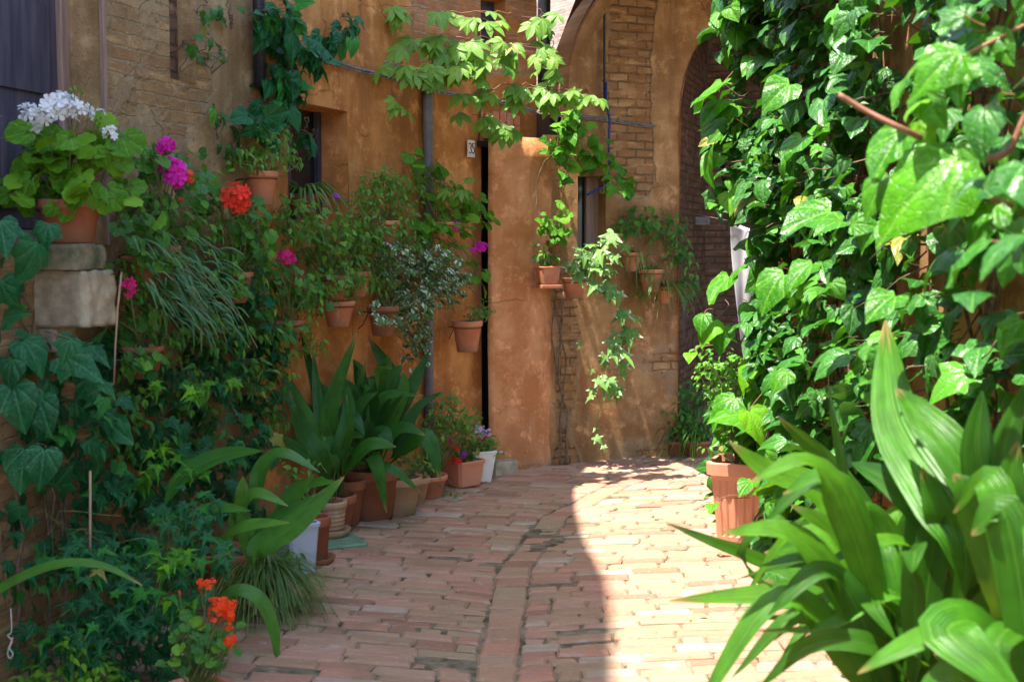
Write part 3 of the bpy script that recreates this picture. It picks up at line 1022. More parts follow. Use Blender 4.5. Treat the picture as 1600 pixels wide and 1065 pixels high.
# --- ochre house
def build_ochre_house():
    t = thing('plastered_house', 'orange ochre plastered house with a small deep window and a narrow doorway', 'house', (-.6, 7.5, 0))
    hn = (A.hit(452), A.hit(545), A.z(545, 345), A.z(545, 175), .20)
    hd = (A.hit(752), A.hit(752) + .33, 0.0, A.z(752, 222), .22)
    hu = (A.hit(752), A.hit(790), A.z(770, 72), 3.0, .14)
    w, r = MB(), MB()

    def peel(s, z):
        v = .30 + .12 * math.sin(s * 2.1)
        if z < .35:
            v += .25 * (1 - z / .35)
        if s < sJ + .5 and z > 1.9:
            v += .12
        if z > 2.6 and s > A.hit(640):
            v += .35
        return v
    wall_grid(w, A, sJ, A.L - 1e-4, lambda s: 0, topA, [hn, hd, hu], peel)
    shell(w, r, A, sJ, A.L - 1e-4, topA)
    w.build('wall', M['wall_ochre'], t, False)
    r.build('roof', M['roof'], t, False)
    a, b, n = hole_panel(A, hn, .19)
    u = nrm(b - a)
    L = np.linalg.norm(b - a)
    g = MB()
    box(g, (a + b) / 2 + UP * hn[2], L, .02, hn[3] - hn[2], u)
    go = g.build('window', M['glass'], t, False)
    f = MB()
    for k in (.02, L * .45, L - .02):
        box(f, a + u * k + n * .02 + UP * (hn[2] + .002), .04, .03, hn[3] - hn[2] - .004, u, .003)
    f.build('frame', M['wood_dark'], go, False)
    d = MB()
    a, b, n = hole_panel(A, hd, .20)
    u = nrm(b - a)
    L = np.linalg.norm(b - a)
    box(d, (a + b) / 2 + UP * .01, L, .05, hd[3] - .012, u)
    for q in range(4):
        box(d, a + u * (.04 + q * .08) + n * .028 + UP * .03, .07, .012, hd[3] - .06, u, .003)
    do = d.build('door', M['door'], t, False)
    lt = MB()
    A0, B0 = A(hd[0] - .02), A(hd[1])
    lt_c = (np.array([A0[0], A0[1], 0]) + np.array([B0[0], B0[1], 0])) / 2 + A.normal(hd[0] + .1) * .012
    box(lt, lt_c + UP * (hd[3] - .03), .40, .03, .035, u, .004)
    lt.build('lintel', M['door'], t, False)
    s = MB()
    a, b, n = hole_panel(A, hu, .12)
    u = nrm(b - a)
    L = np.linalg.norm(b - a)
    box(s, (a + b) / 2 + UP * hu[2], L, .03, hu[3] - hu[2], u)
    for q in range(5):
        box(s, (a + b) / 2 + n * .02 + UP * (hu[2] + .01 + q * .055), L - .02, .014, .03, u, .003)
    s.build('shutter', M['wood_dark'], t, False)
    # little red brick arch over the door, buttress beside it
    pb = MB()
    P = np.array([(-.149, 8.06), (.10, 8.215), (.252, 8.36), (.30, 8.62), (-.14, 8.30)])
    z1 = 2.13
    m = len(P)
    nz = 16
    Pd = []
    for i in range(m):
        for k in range(6):
            Pd.append(P[i] + (P[(i + 1) % m] - P[i]) * k / 6)
    m = len(Pd)
    V, U, F, R = [], [], [], []
    cen = np.mean(P, axis=0)
    for j in range(nz + 1):
        z = z1 * j / nz
        k = 1.03 if j == 0 else (1.02 if z < .12 else 1.0)
        for i, q in enumerate(Pd):
            qq = cen + (q - cen) * k
            a = mnoise.noise(Vector((qq[0] * 4, qq[1] * 4 + z * 2.3, z))) * .012
            dirv = (qq - cen) / (np.linalg.norm(qq - cen) + 1e-6)
            qq = qq + dirv * a
            V.append((qq[0], qq[1], z))
            U.append((i * .05, z))
            R.append(.22 + (.42 * max(0, 1 - z / .22)))
    for j in range(nz):
        for i in range(m):
            F.append((j * m + i, j * m + (i + 1) % m, (j + 1) * m + (i + 1) % m, (j + 1) * m + i))
    F.append(tuple(range(nz * m, nz * m + m)))
    pb.add(V, F, U, R)
    pb.build('buttress', M['wall_buttress'], t, True)
    sb = MB()
    # worn stone plinth at the foot
    box(sb, np.array([-.06, 8.055, 0]), .19, .10, .085, (.85, .53, 0), .015)
    sb.build('step', M['stone'], t, False)
    rb = MB()
    A0 = A(A.hit(760))
    nn = A.normal(A.hit(770))
    for q in range(5):
        p = A(A.hit(757) + .02 + q * .062)
        box(rb, np.array([p[0], p[1], A.z(760, 214) + .005 - .004 * (q - 2) ** 2]) + nn * .012, .055, .03, .16, (-nn[1], nn[0], 0), .006, rg.random())
    rb.build('door_arch', M['terra'], t, False)


build_ochre_house()


# --- house with the arches
def build_arch_house():
    t = thing('arched_house', 'worn brick house closing the lane, with an arched dark passage', 'house', (.7, 8.6, 0))
    w = MB()
    cx1, r1, zc1 = B_.hit(1092), .935, B_.z(872, 150)
    cx2, r2, zc2 = B_.hit(1206), .76, B_.z(1033, 168)
    sj = cx2 - r2

    def ztop(s):
        k = s - cx1
        if abs(k) < r1 + .10 and k < 0:
            return zc1 + math.sqrt(max((r1 + .10) ** 2 - k * k, 0)) if abs(k) < r1 + .1 else zc1
        if k <= -(r1 + .10):
            return zc1 - .25
        return 4.6

    def zt2(s):
        return min(ztop(s), 4.6) if s < cx1 else 4.6

    hn = (B_.hit(902), B_.hit(946), B_.z(920, 392), B_.z(920, 275), .16)

    def bump(s, z, s0, s1, z0, z1, ws, wz):
        f = lambda v, a, b_, w_: 1 / (1 + math.exp(-(v - a) / w_)) * 1 / (1 + math.exp((v - b_) / w_))
        return f(s, s0, s1, ws) * f(z, z0, z1, wz)

    def peel(s, z):
        x = .34 + .26 * bump(s, z, B_.hit(866), B_.hit(905), -.5, 1.3, .03, .08)
        x += .42 * bump(s, z, B_.hit(948), B_.hit(1018), 1.75, 6, .03, .08)
        x += .2 * bump(s, z, -1, 5, -1, .12, 1, .08)
        x += .13 * bump(s, z, B_.hit(940), 3, -.2, 1.0, .05, .12)
        return x
    wall_grid(w, B_, 0, sj, lambda s: 0, zt2, [hn], peel, .06, .1, .014)

    def zb2(s):
        k = s - cx2
        return zc2 + math.sqrt(max(r2 * r2 - k * k, 0)) if abs(k) < r2 else 0
    wall_grid(w, B_, sj, B_.L - .01, zb2, lambda s: 4.6, [], lambda s, z: .2, .05, .16)
    # roof slab and back, closing the block
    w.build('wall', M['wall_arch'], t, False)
    # soffit of the passage arch and its jambs
    so = MB()
    pts = []
    for z in np.linspace(0, zc2, 8):
        pts.append((sj, z))
    for a in np.linspace(PI, 0, 25)[1:-1]:
        pts.append((cx2 + r2 * math.cos(a), zc2 + r2 * math.sin(a)))
    for z in np.linspace(zc2, 0, 8):
        pts.append((cx2 + r2, z))
    V, U, F = [], [], []
    n = B_.normal(cx2)
    L = 0
    for i, (s, z) in enumerate(pts):
        q = B_(s)
        if i:
            L += math.hypot(s - pts[i - 1][0], z - pts[i - 1][1])
        for k in (.012, -.06, -.35):
            V.append(np.array([q[0], q[1], z]) + n * k)
            U.append((k, L))
    for i in range(len(pts) - 1):
        for k in range(2):
            a = i * 3 + k
            F.append((a, a + 1, a + 4, a + 3))
    so.add(V, F, U, .2)
    so.build('passage_arch', M['wall_buttress'], t, False)
    # proud band of the upper arch
    ab = MB()
    V, U, F = [], [], []
    angs = np.linspace(PI + .12, PI * .5, 30)
    n = B_.normal(.5)
    for i, a in enumerate(angs):
        for rr, k in ((r1 - .0, -.02), (r1 - .0, .045), (r1 + .09, .045), (r1 + .09, -.25)):
            s = cx1 + rr * math.cos(a)
            q = B_(max(s, 0)) if s >= 0 else B_.p[0] + (B_.p[0] - B_.p[1]) / np.linalg.norm(B_.p[0] - B_.p[1]) * -s
            V.append(np.array([q[0], q[1], zc1 + rr * math.sin(a)]) + n * k)
            U.append((rr, a * r1))
    for i in range(len(angs) - 1):
        for k in range(3):
            b = i * 4 + k
            F.append((b, b + 1, b + 5, b + 4))
    ab.add(V, F, U, .35)
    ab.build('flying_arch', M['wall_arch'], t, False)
    # unseen roof slab and beams, added above the lane to shade the facade
    ev = MB()
    for k in range(7):
        p0 = np.array([.42 + k * .36, 7.55 + k * .16, 3.17])
        box(ev, p0 + np.array([-.25, .6, 0]) * .35, .10, 1.25, .14, (.93, .36), .006)
    ev.build('shade_slab_beam', M['wood_dark'], t, False)
    eb = MB()
    q = np.array([[.34, 7.32], [.98, 7.45], [1.0, 5.9], [1.9, 5.9], [2.9, 8.35], [2.75, 9.5], [.12, 8.62], [.10, 8.12], [.33, 8.02]])
    eb.add([(*p, 3.315) for p in q] + [(*p, 3.43) for p in q], [(8, 7, 6, 5, 4, 3, 2, 1, 0), tuple(range(9, 18))] + [(k, (k + 1) % 9, 9 + (k + 1) % 9, 9 + k) for k in range(9)], None, .5)
    eb.build('shade_slab', M['wood_brown'], t, False)
    # small window in the wall
    a, b, n = hole_panel(B_, hn, .15)
    u = nrm(b - a)
    g = MB()
    box(g, (a + b) / 2 + UP * hn[2], np.linalg.norm(b - a), .02, hn[3] - hn[2], u)
    go = g.build('window', M['glass'], t, False)
    f = MB()
    box(f, b - u * .045 + n * .03 + UP * (hn[2] + .002), .09, .03, hn[3] - hn[2] - .004, u, .003)
    box(f, a + u * .012 + n * .02 + UP * (hn[2] + .002), .02, .03, hn[3] - hn[2] - .004, u, .003)
    f.build('frame', M['wood_brown'], go, False)
    # passage: side wall, back wall, ceiling
    p = MB()
    jb = np.array([*B_(sj), 0]) - B_.normal(cx2) * .34
    e = [jb, np.array([1.72, 11.4, 0]), np.array([4.2, 11.4, 0]), np.array([4.2, 8.9, 0])]
    zc = 3.7
    for i in range(3):
        L = np.linalg.norm(e[i + 1] - e[i])
        p.add([e[i], e[i + 1], e[i + 1] + UP * zc, e[i] + UP * zc], [(0, 1, 2, 3)], [(i * 3, 0), (i * 3 + L, 0), (i * 3 + L, zc), (i * 3, zc)], .6)
    back = np.array([*B_(0), 0])
    far = np.array([*B_(B_.L - .01), 0])
    p.add([jb + UP * zc, e[1] + UP * zc, e[2] + UP * zc, e[3] + UP * zc, far + UP * zc], [(0, 1, 2, 3, 4)], None, .3)
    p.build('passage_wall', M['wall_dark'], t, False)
    # stonework behind the facade so the block has depth
    k = MB()
    n = B_.normal(.5)
    q0 = back - n * .28
    q1 = np.array([*B_(sj - .02), 0]) - n * .28
    k.add([q0, q1, q1 + UP * 4.6, q0 + UP * 2.2], [(0, 1, 2, 3)], None, .4)
    rf = MB()
    rf.add([back + UP * 4.62 + np.array([.9, .3, 0]), far + UP * 4.62, np.array([4.2, 12, 5.4]), np.array([1.6, 12, 5.4])], [(0, 1, 2, 3)], None, .4)
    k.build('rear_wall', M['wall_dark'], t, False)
    rf.build('roof', M['roof'], t, False)


build_arch_house()


def build_others():
    # garden wall behind the ivy
    t = thing('garden_wall', 'orange plastered wall behind the ivy on the right', 'wall', (1.45, 4, 0))
    mb = MB()
    P = Path([(1.62, 7.15), (1.45, 7.12), (1.52, 3.5), (1.72, -.6)])
    Pr = Path(list(reversed([(1.62, 7.15), (1.45, 7.12), (1.52, 3.5), (1.72, -.6)])))
    # facing the lane (-x): walk towards +y reversed normal -> build from far to near
    wall_grid(mb, P, 0, P.L - .01, lambda s: 0, lambda s: 3.5, [], lambda s, z: .35, .2, .25, .012)
    # cap and rear
    a, b = P.p[1], P.p[-1]
    mb.add([(a[0], a[1], 3.5), (b[0], b[1], 3.5), (b[0] + .3, b[1], 3.5), (a[0] + .3, a[1], 3.5)], [(0, 1, 2, 3)], None, .4)
    mb.add([(a[0] + .3, a[1] + .03, 0), (b[0] + .3, b[1], 0), (b[0] + .3, b[1], 3.5), (a[0] + .3, a[1] + .03, 3.5)], [(0, 1, 2, 3)], None, .4)
    mb.build('wall', M['wall_garden'], t, False)
    # pale sunlit house beyond
    t = thing('pale_house', 'pale sunlit house wall far behind the upper arch', 'house', (.6, 11.5, 0))
    mb = MB()
    C = Path([(-.6, 12.6), (.9, 11.1)])
    C2 = Path([(.9, 11.1), (-.6, 12.6)])
    a, b = C.p
    D = np.array([2.0, 2.0])
    for p, q in ((a, b), (b, b + D), (b + D, a + D), (a + D, a)):
        mb.add([(p[0], p[1], 0), (q[0], q[1], 0), (q[0], q[1], 6.5), (p[0], p[1], 6.5)], [(0, 1, 2, 3)], [(0, 0), (2, 0), (2, 6.5), (0, 6.5)], .55)
    mb.build('wall', M['wall_pale'], t, False)
    rf = MB()
    rf.add([(a[0], a[1], 6.5), (b[0], b[1], 6.5), (*(b + D), 6.9), (*(a + D), 6.9)], [(0, 1, 2, 3)])
    rf.build('roof', M['roof'], t, False)


build_others()

# ------------------------------------------------------------------ ground


def build_ground():
    g = MB()
    R = 80
    g.add([(-R, -R, -.05), (R, -R, -.05), (R, R, -.05), (-R, R, -.05)], [(0, 1, 2, 3)])
    g.build('ground', M['earth'], kind='structure', smooth=False)
    xs, ys = np.linspace(-2.4, 4.4, 137), np.linspace(-1, 12.4, 240)
    V = [(x, y, -.006 + .005 * mnoise.noise(Vector((x * 4, y * 4, 0))) + .010 * mnoise.noise(Vector((x * 1.3, y * 1.3, 5))) + .005 * mnoise.noise(Vector((x * 11, y * 11, 2)))) for y in ys for x in xs]
    nx = len(xs)
    F = [(j * nx + i, j * nx + i + 1, (j + 1) * nx + i + 1, (j + 1) * nx + i) for j in range(len(ys) - 1) for i in range(nx - 1)]
    b = MB()
    b.add(V, F)
    b.build('paving_bed', M['joint'], kind='structure')

    def xc(s):
        return float(np.interp(s, [0, 3, 4.3, 5.66, 6.82, 7.6, 8.2, 12], [-.22, -.12, -.054, 0.01, .24, .62, 1.0, 3.4]))

    def zsurf(x, y, t):
        z = .010 * mnoise.noise(Vector((x * 1.3, y * 1.3, 5))) + .006 * mnoise.noise(Vector((x * 3, y * 3, 9)))
        return z - .004 * math.exp(-(t / .16) ** 2)
    m = MB()
    row = .080

    def brick(s0, s1, t0, t1, slope):
        gp = .0032
        s0 += gp
        s1 -= gp
        t0 += gp
        t1 -= gp
        j = lambda: rg.normal(0, .0045)
        out = [(s0 + j(), t0 + j()), (s0 + j(), t1 + j()), (s1 + j(), t1 + j()), (s1 + j(), t0 + j())]
        dz = rg.normal(0, .0032)
        tx, ty = rg.normal(0, .006), rg.normal(0, .012)
        sm, tm_ = (s0 + s1) / 2, (t0 + t1) / 2
        V, U = [], []
        ox, oy = rg.random(2) * 9
        for lvl, ins, zz in ((0, 0, -.022), (1, .0, -.004), (2, .010, .0045)):
            for k, (s, t) in enumerate(out):
                ss, tt = s + np.sign(sm - s) * ins, t + np.sign(tm_ - t) * ins
                x = xc(ss) + tt
                y = ss + slope * tt
                V.append((x, y, zsurf(x, y, tt) + zz + (dz + tx * (tt - tm_) + ty * (ss - sm) if lvl else 0)))
                U.append((ss + ox, tt + oy))
        F = []
        for lv in range(2):
            for k in range(4):
                F.append((lv * 4 + k, lv * 4 + (k + 1) % 4, lv * 4 + 4 + (k + 1) % 4, lv * 4 + 4 + k))
        F.append((8, 9, 10, 11))
        m.add(V, F, U, rg.random())
    s = .6
    while s < 12.0:
        rs = s + row * rg.uniform(.88, 1.14)
        # central strip, laid lengthwise
        for side, slope in ((-1, -.25), (1, .15)):
            t = .075
            first = rg.uniform(.08, .26)
            while t < 2.9:
                w = first if t < .08 else rg.uniform(.19, .26)
                first = 9
                a, b_ = t, t + w
                if w > .2 and rg.random() < .07:
                    mid = t + w * rg.uniform(.35, .65)
                    brick(s, rs, *(sorted((side * a, side * mid))), slope)
                    brick(s, rs, *(sorted((side * mid, side * b_))), slope)
                elif rg.random() > .012:
                    brick(s, rs, *(sorted((side * a, side * b_))), slope)
                t += w
        s = rs
    s = .6
    while s < 12.0:
        L = rg.uniform(.11, .2)
        brick(s, s + L, -.073, .073, 0.0)
        s += L
    m.build('brick_paving', M['paving'], kind='structure', smooth=False)


build_ground()

# ------------------------------------------------------------------ plants


def offpath(path, off):
    P = []
    for i, q in enumerate(path.p):
        n = path.normal(path.s[i])
        P.append((q[0] + n[0] * off, q[1] + n[1] * off))
    return Path(P)


_op = {}


def hang(path, px, py, off):
    k = (id(path), round(off, 3))
    if k not in _op:
        _op[k] = offpath(path, off)
    return _op[k].on(px, py)


def dA(px, off):
    return float(hang(A, px, 400, off)[1])


def outA(px):
    return A.normal(A.hit(min(max(px, 0), 800)))


def flowers(t, st, root, specs, facing=None):
    for (px, py, d, rp, mk, *n) in specs:
        c = at(px, py, d)
        f = facing if facing is not None else (.2, -.6, .45)
        if root is not None:
            stalk(st, root, c - np.array([0, 0, rp / FPX * d * .5]), .0022, .02)
        head(t, c, rp / FPX * d, M[mk], n[0] if n else 18, facing=f)


def done(t, leaves, stems, lm, leafname='foliage'):
    if leaves.n:
        leaves.build(leafname, lm if not isinstance(lm, str) else M[lm], t)
    if stems is not None and stems.n:
        stems.build('stem_network', M['stem'], t, kind='stuff')


# ---- white geranium on the stone bracket, near left
def white_geranium():
    bx = at(110, 378, 4.46)
    c = np.array([bx[0], bx[1], 1.4775])
    ax = outA(120)
    u = np.array([-ax[1], ax[0], 0])
    t = thing('stone_bracket', 'pale stone bracket with a mossy slab on top, sticking out of the brick wall', 'bracket', (c[0], c[1], 1.2))
    b = MB()
    q = np.array([c[0], c[1], 0])
    box(b, q - ax * .04 + u * .03 + UP * 1.19, .28, .20, .195, ax, .012)
    box(b, q - ax * .10 + u * .01 + UP * 1.10, .14, .14, .089, ax, .01)
    weathered(b.build('block', M['stone'], t, True))
    s = MB()
    box(s, q - ax * .04 + UP * 1.3865, .25, .19, .09, ax, .012)
    weathered(s.build('slab', M['stone_mossy'], t, True), 4, .012, .05)
    t = thing('potted_geranium', 'white flowering geranium in a terracotta pot on the stone bracket', 'potted plant', c, 'potted geraniums')
    pot(t, c, .078, .102, .15, M['terra_dark'])
    L, st = MB(), MB()
    root = c + UP * .13
    for (px, py, rx, ry, n) in ((105, 262, 78, 50, 42), (70, 230, 42, 44, 18), (150, 236, 46, 46, 20), (36, 292, 34, 30, 10), (170, 295, 34, 30, 11), (110, 312, 56, 24, 13), (100, 225, 40, 20, 8)):
        for p in blob(L, None, 'ger', px, py, 4.42, rx, ry, .14, n, .082, (.3, -.75, .2), wu=.6, wr=.85, wo=.6, droop=.45):
            stalk(st, root + rnd3(.02), p, .0019, .015)
    flowers(t, st, root, [(48, 187, 4.36, 24, 'white', 16), (88, 172, 4.4, 28, 'white', 20), (122, 176, 4.38, 22, 'white', 14), (70, 178, 4.34, 20, 'white', 12),
                          (104, 160, 4.42, 20, 'white', 10), (176, 212, 4.42, 14, 'white', 10), (158, 178, 4.45, 9, 'white', 6), (60, 200, 4.36, 12, 'white', 6)])
    for (px, py) in ((118, 140), (150, 186), (158, 190), (127, 145), (112, 142), (139, 170), (152, 196)):
        p = at(px, py, 4.4)
        stalk(st, root, p, .0016, .01)
        bud = MB()
        lathe(bud, p - UP * .008, [(.0006, 0), (.005, .004), (.006, .010), (.0035, .017), (.0005, .02)], 8, (rg.normal(0, .4), -.2, 1))
        bud.build('flower_bud', M['creeper'], t)
    done(t, L, st, 'geranium')


white_geranium()


# ---- big-leaved climbing ivy on the near left wall
def ivy_near_left():
    t = thing('climbing_ivy', 'big dark blue-green ivy leaves climbing the near left wall below the stone bracket', 'ivy', (*A(A.hit(20)), 0), 'ivy climbers')
    L, st = MB(), MB()
    o = outA(40)
    spec = [((60, 380), (30, 470), 4.15, 'heart'), ((0, 345), (15, 420), 4.05, 'heart'), ((75, 350), (62, 405), 4.2, 'heart'), ((5, 500), (45, 480), 4.0, 'heart'),
            ((35, 530), (80, 590), 4.1, 'heart'), ((110, 530), (90, 580), 4.05, 'heart'), ((100, 555), (175, 600), 4.15, 'heart'), ((60, 620), (80, 690), 4.0, 'heart'),
            ((70, 625), (10, 670), 4.0, 'heart'), ((20, 600), (40, 690), 3.95, 'heart'), ((70, 700), (58, 780), 3.95, 'heart'), ((40, 700), (25, 790), 4.0, 'heart'),
            ((85, 760), (120, 720), 4.15, 'heart'), ((0, 440), (30, 500), 3.95, 'heart'), ((150, 640), (190, 700), 4.3, 'heart'), ((170, 660), (215, 700), 4.35, 'heart'),
            ((140, 590), (115, 640), 4.25, 'heart'), ((20, 560), (0, 620), 3.95, 'heart'), ((150, 690), (165, 760), 4.3, 'heart'), ((130, 540), (180, 560), 4.3, 'heart')]
    for (b, tp, d, k) in spec:
        p, q = at(*b, d), at(*tp, d - .05)
        leng = np.linalg.norm(q - p)
        n = nrm(np.array([.45, -.7, .35]) + rnd3(.3))
        put(L, T[k if rg.random() < .55 else 'ivy'][rg.integers(4)], p, q - p, nrm(n + rnd3(.25)), leng * .80, rg.random() * .77, 1.0)
        stalk(st, p, p + np.array([-.08, .10, -.02]) + rnd3(.03), .0025, .015)
    for a in ((10, 420, 50, 70, 14), (80, 560, 80, 50, 22), (60, 680, 70, 70, 26), (150, 640, 50, 60, 16), (30, 780, 40, 40, 7), (10, 560, 40, 60, 8)):
        blob(L, st, 'ivy', a[0], a[1], 4.3, a[2], a[3], .16, int(a[4]*1.6), .08, o, wu=.45, wr=.6, wo=.7, droop=.8)
    for k in range(7):
        x = rg.uniform(-20, 160)
        w = hang(A, max(x, 0), 500, .02)
        vine(st, [np.array([w[0], w[1], 0]), np.array([w[0] + .02, w[1], .5]), np.array([w[0] - .03, w[1] + .05, .95]), np.array([w[0], w[1] + rg.normal(0, .1), 1.3])], .007, .003, 16, .012)
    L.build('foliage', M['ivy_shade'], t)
    st.build('stem_network', M['bark'], t, kind='stuff')


ivy_near_left()


def wall_plant(name, label, cat, blobs, kind, lm, size, root_px, off=.16, group=None, heads=(), potspec=None, extra=None, wr=.5, droop=.6, wu=.5, hmat=None, stemrad=.002, skirt=22):
    """a plant growing out of a pot hung on house wall A. blobs: (px, py, rx, ry, n, extra_off)"""
    px, py = root_px
    base = hang(A, px, py, off)
    t = thing(name, label, cat, base, group)
    L, st = MB(), MB()
    o = outA(px)
    root = base
    if potspec:
        rb, rt, h, mk = potspec
        pot(t, base - UP * h, rb, rt, h, M[mk], h * .16, .006)
        ring_bracket(t, base - UP * h * .22, rt * .98, o)
        root = base - UP * .03
    blobs = list(blobs)
    if potspec and blobs and skirt:
        blobs.append((px, py + 14, 34, 20, skirt, .07))
    for b in blobs:
        e = b[5] if len(b) > 5 else 0
        d = dA(b[0], off + e)
        P = blob(L, st, kind, b[0], b[1], d, b[2], b[3], .10 + e * .3, b[4], size, o, wr=wr, droop=droop, wu=wu)
        for p in P[::max(1, len(P) // 7)]:
            stalk(st, root + rnd3(.015), p, stemrad, .025)
    for (hx, hy, rp, mk, *n) in heads:
        d = dA(hx, off + .08)
        c = at(hx, hy, d)
        stalk(st, root, c, .0022, .025)
        head(t, c, rp / FPX * d, M[mk], n[0] if n else 18, facing=(.35, -.6, .3))
    if extra:
        extra(t, L, st, root, o)
    done(t, L, st, lm)
    return t


GG = 'potted geraniums'
HP = 'pots hung on the left wall'
wall_plant('potted_geranium', 'wall geranium with two magenta flower heads one above the other and small orange ones', 'potted plant',
           [(250, 310, 70, 60, 60), (230, 250, 40, 30, 26), (290, 260, 40, 40, 26), (215, 355, 40, 40, 26, .05)], 'ger', 'geranium_dark', .062, (245, 385), .17, GG,
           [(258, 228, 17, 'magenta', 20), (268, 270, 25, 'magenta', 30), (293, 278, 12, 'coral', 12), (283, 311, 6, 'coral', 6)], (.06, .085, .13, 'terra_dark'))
wall_plant('potted_geranium', 'wall geranium with one big coral red flower head beside an orange pot', 'potted plant',
           [(360, 350, 60, 50, 62), (330, 300, 40, 40, 24), (385, 390, 50, 40, 36)], 'ger', 'geranium_dark', .055, (362, 425), .16, GG,
           [(368, 309, 25, 'coral', 34), (412, 377, 5, 'pink', 6)], (.06, .085, .13, 'terra_dark'))
wall_plant('potted_geranium', 'wall geranium with two hot pink flower heads, left of the small deep window', 'potted plant',
           [(440, 440, 55, 50, 66), (415, 410, 35, 40, 28), (480, 450, 40, 40, 32)], 'ger', 'geranium_dark', .05, (445, 500), .15, GG,
           [(449, 401, 14, 'pink', 16), (465, 434, 11, 'pink', 12), (455, 405, 8, 'magenta', 6)], (.055, .08, .12, 'terra_dark'))
wall_plant('potted_geranium', 'low wall geranium with a single crimson flower, right of the stone bracket', 'potted plant',
           [(205, 490, 40, 50, 34), (240, 460, 40, 40, 26)], 'ger', 'geranium_dark', .055, (220, 540), .16, GG,
           [(202, 448, 14, 'pink', 16)], (.06, .08, .12, 'terra_dark'))


def trailing(t, L, st, root, o):
    for k in range(150):
        a = rg.uniform(-.2, 1.3)
        x0, y0 = rg.uniform(200, 290), rg.uniform(350, 430)
        d = dA(x0, rg.uniform(.12, .3))
        p = at(x0, y0, d)
        dx, dy = rg.uniform(.5, 1.0), -rg.uniform(.4, 1.1)
        leng = rg.uniform(.08, .17)
        q = p + np.array([dx, -.3, dy]) * leng * .7 + rg.normal(0, .02, 3)
        s = rg.random()
        off = np.array([dx, -.2, dy]) * s * .28
        blade(L, [p + off, (p + q) / 2 + UP * .015 + off, q + off], rg.uniform(.006, .011), np.array([.3, -.5, .8]), 0, .4, 7, None, cross=3, blunt=.7)
    for k in range(16):
        p = at(rg.uniform(200, 280), rg.uniform(350, 420), dA(240, .2))
        stalk(st, p, p + np.array([.3, -.05, -.33]) * rg.uniform(.6, 1.1), .002, .02)


wall_plant('trailing_carnation', 'grey-green carnation with thin leaves trailing down to the right', 'potted plant', [], 'oval', 'grey_green', .05, (225, 400), .15, HP, (),
           (.06, .08, .11, 'terra_dark'), trailing)

wall_plant('potted_bush', 'light green bush in the pot high on the wall, left of the small window', 'potted plant',
           [(412, 235, 50, 32, 150), (430, 205, 30, 25, 50), (385, 250, 30, 25, 40), (450, 250, 22, 20, 30)], 'oval', 'small', .036, (409, 268), .14, HP, (), (.045, .068, .15, 'terra'), skirt=0)


# spider plant sitting in the window recess
def window_plant():
    s = A.hit(498)
    q = A(s)
    n = A.normal(s)
    base = np.array([q[0], q[1], A.z(545, 345)]) - n * .08 + UP * .003
    t = thing('spider_plant', 'dark strap-leaved spider plant standing in the small deep window', 'potted plant', base, 'spider plants')
    pot(t, base, .06, .085, .13, M['terra_dark'])
    L = MB()
    for k in range(95):
        a = rg.uniform(0, 2 * PI)
        strap(L, base + UP * .11, (math.cos(a) + .5, math.sin(a) - .35), rg.uniform(.18, .40), rg.uniform(.5, 1.3), rg.uniform(.010, .017))
    L.build('foliage', M['grass'], t)


window_plant()


wall_plant('potted_vine', 'leafy pot plant under the small deep window with a single violet flower', 'potted plant',
           [(500, 370, 60, 40, 100), (470, 345, 40, 40, 60), (545, 375, 45, 40, 80), (530, 430, 40, 30, 60)], 'ivy', 'small', .044, (520, 430), .14, HP,
           [(525, 307, 7, 'purple', 8)], (.05, .075, .12, 'terra_dark'))


def fine_blades(t, L, st, root, o):
    for k in range(70):
        a = rg.uniform(0, 2 * PI)
        strap(L, root + rnd3(.012), (math.cos(a) + o[0] * .4, math.sin(a) + o[1] * .4), rg.uniform(.08, .2), rg.uniform(.6, 1.5), rg.uniform(.005, .009))


wall_plant('potted_herb', 'yellow-green wispy herb in the upper of the two terracotta pots right of the aspidistra tips', 'potted plant',
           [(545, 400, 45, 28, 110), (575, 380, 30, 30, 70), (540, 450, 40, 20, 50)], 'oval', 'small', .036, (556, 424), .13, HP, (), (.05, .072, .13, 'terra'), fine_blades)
wall_plant('empty_pot', 'lower terracotta pot with only dark soil and a few dry blades, under the herb pot', 'flower pot',
           [(500, 470, 30, 20, 14)], 'oval', 'small', .032, (528, 470), .12, HP, (), (.055, .082, .13, 'terra'), None, skirt=0)
wall_plant('potted_bush', 'bright green small-leaved bush hung between the window and the grey drainpipe', 'potted plant',
           [(600, 290, 42, 30, 260), (575, 310, 25, 25, 90), (635, 300, 30, 34, 110), (610, 335, 46, 24, 130), (590, 360, 40, 24, 90)], 'oval', 'small', .034, (602, 345), .14, HP, (),
           (.05, .075, .13, 'terra'))
wall_plant('potted_geranium', 'light green leggy geranium with magenta flowers in a wide pot in front of the drainpipe', 'potted plant',
           [(690, 300, 34, 34, 22), (725, 310, 34, 30, 22), (750, 330, 22, 26, 14), (680, 265, 20, 22, 8), (640, 250, 14, 18, 6), (745, 430, 16, 20, 8), (715, 345, 24, 24, 12)], 'ger', 'geranium', .078, (682, 347), .14, GG,
           [(712, 352, 9, 'magenta', 10), (750, 388, 12, 'magenta', 14), (740, 390, 7, 'magenta', 7)], (.06, .095, .10, 'terra'), None, .5, .4, .6)
wall_plant('variegated_ivy', 'silvery variegated ivy spilling from a brown pot beside the drainpipe', 'potted plant',
           [(650, 425, 80, 55, 360), (600, 400, 50, 45, 140), (690, 440, 50, 40, 150), (640, 480, 50, 35, 130), (655, 520, 30, 30, 60), (650, 555, 22, 25, 30)], 'ivy', 'silver', .046, (598, 478), .16, HP, (),
           (.055, .08, .16, 'terra_dark'), None, .6, .6, .7)
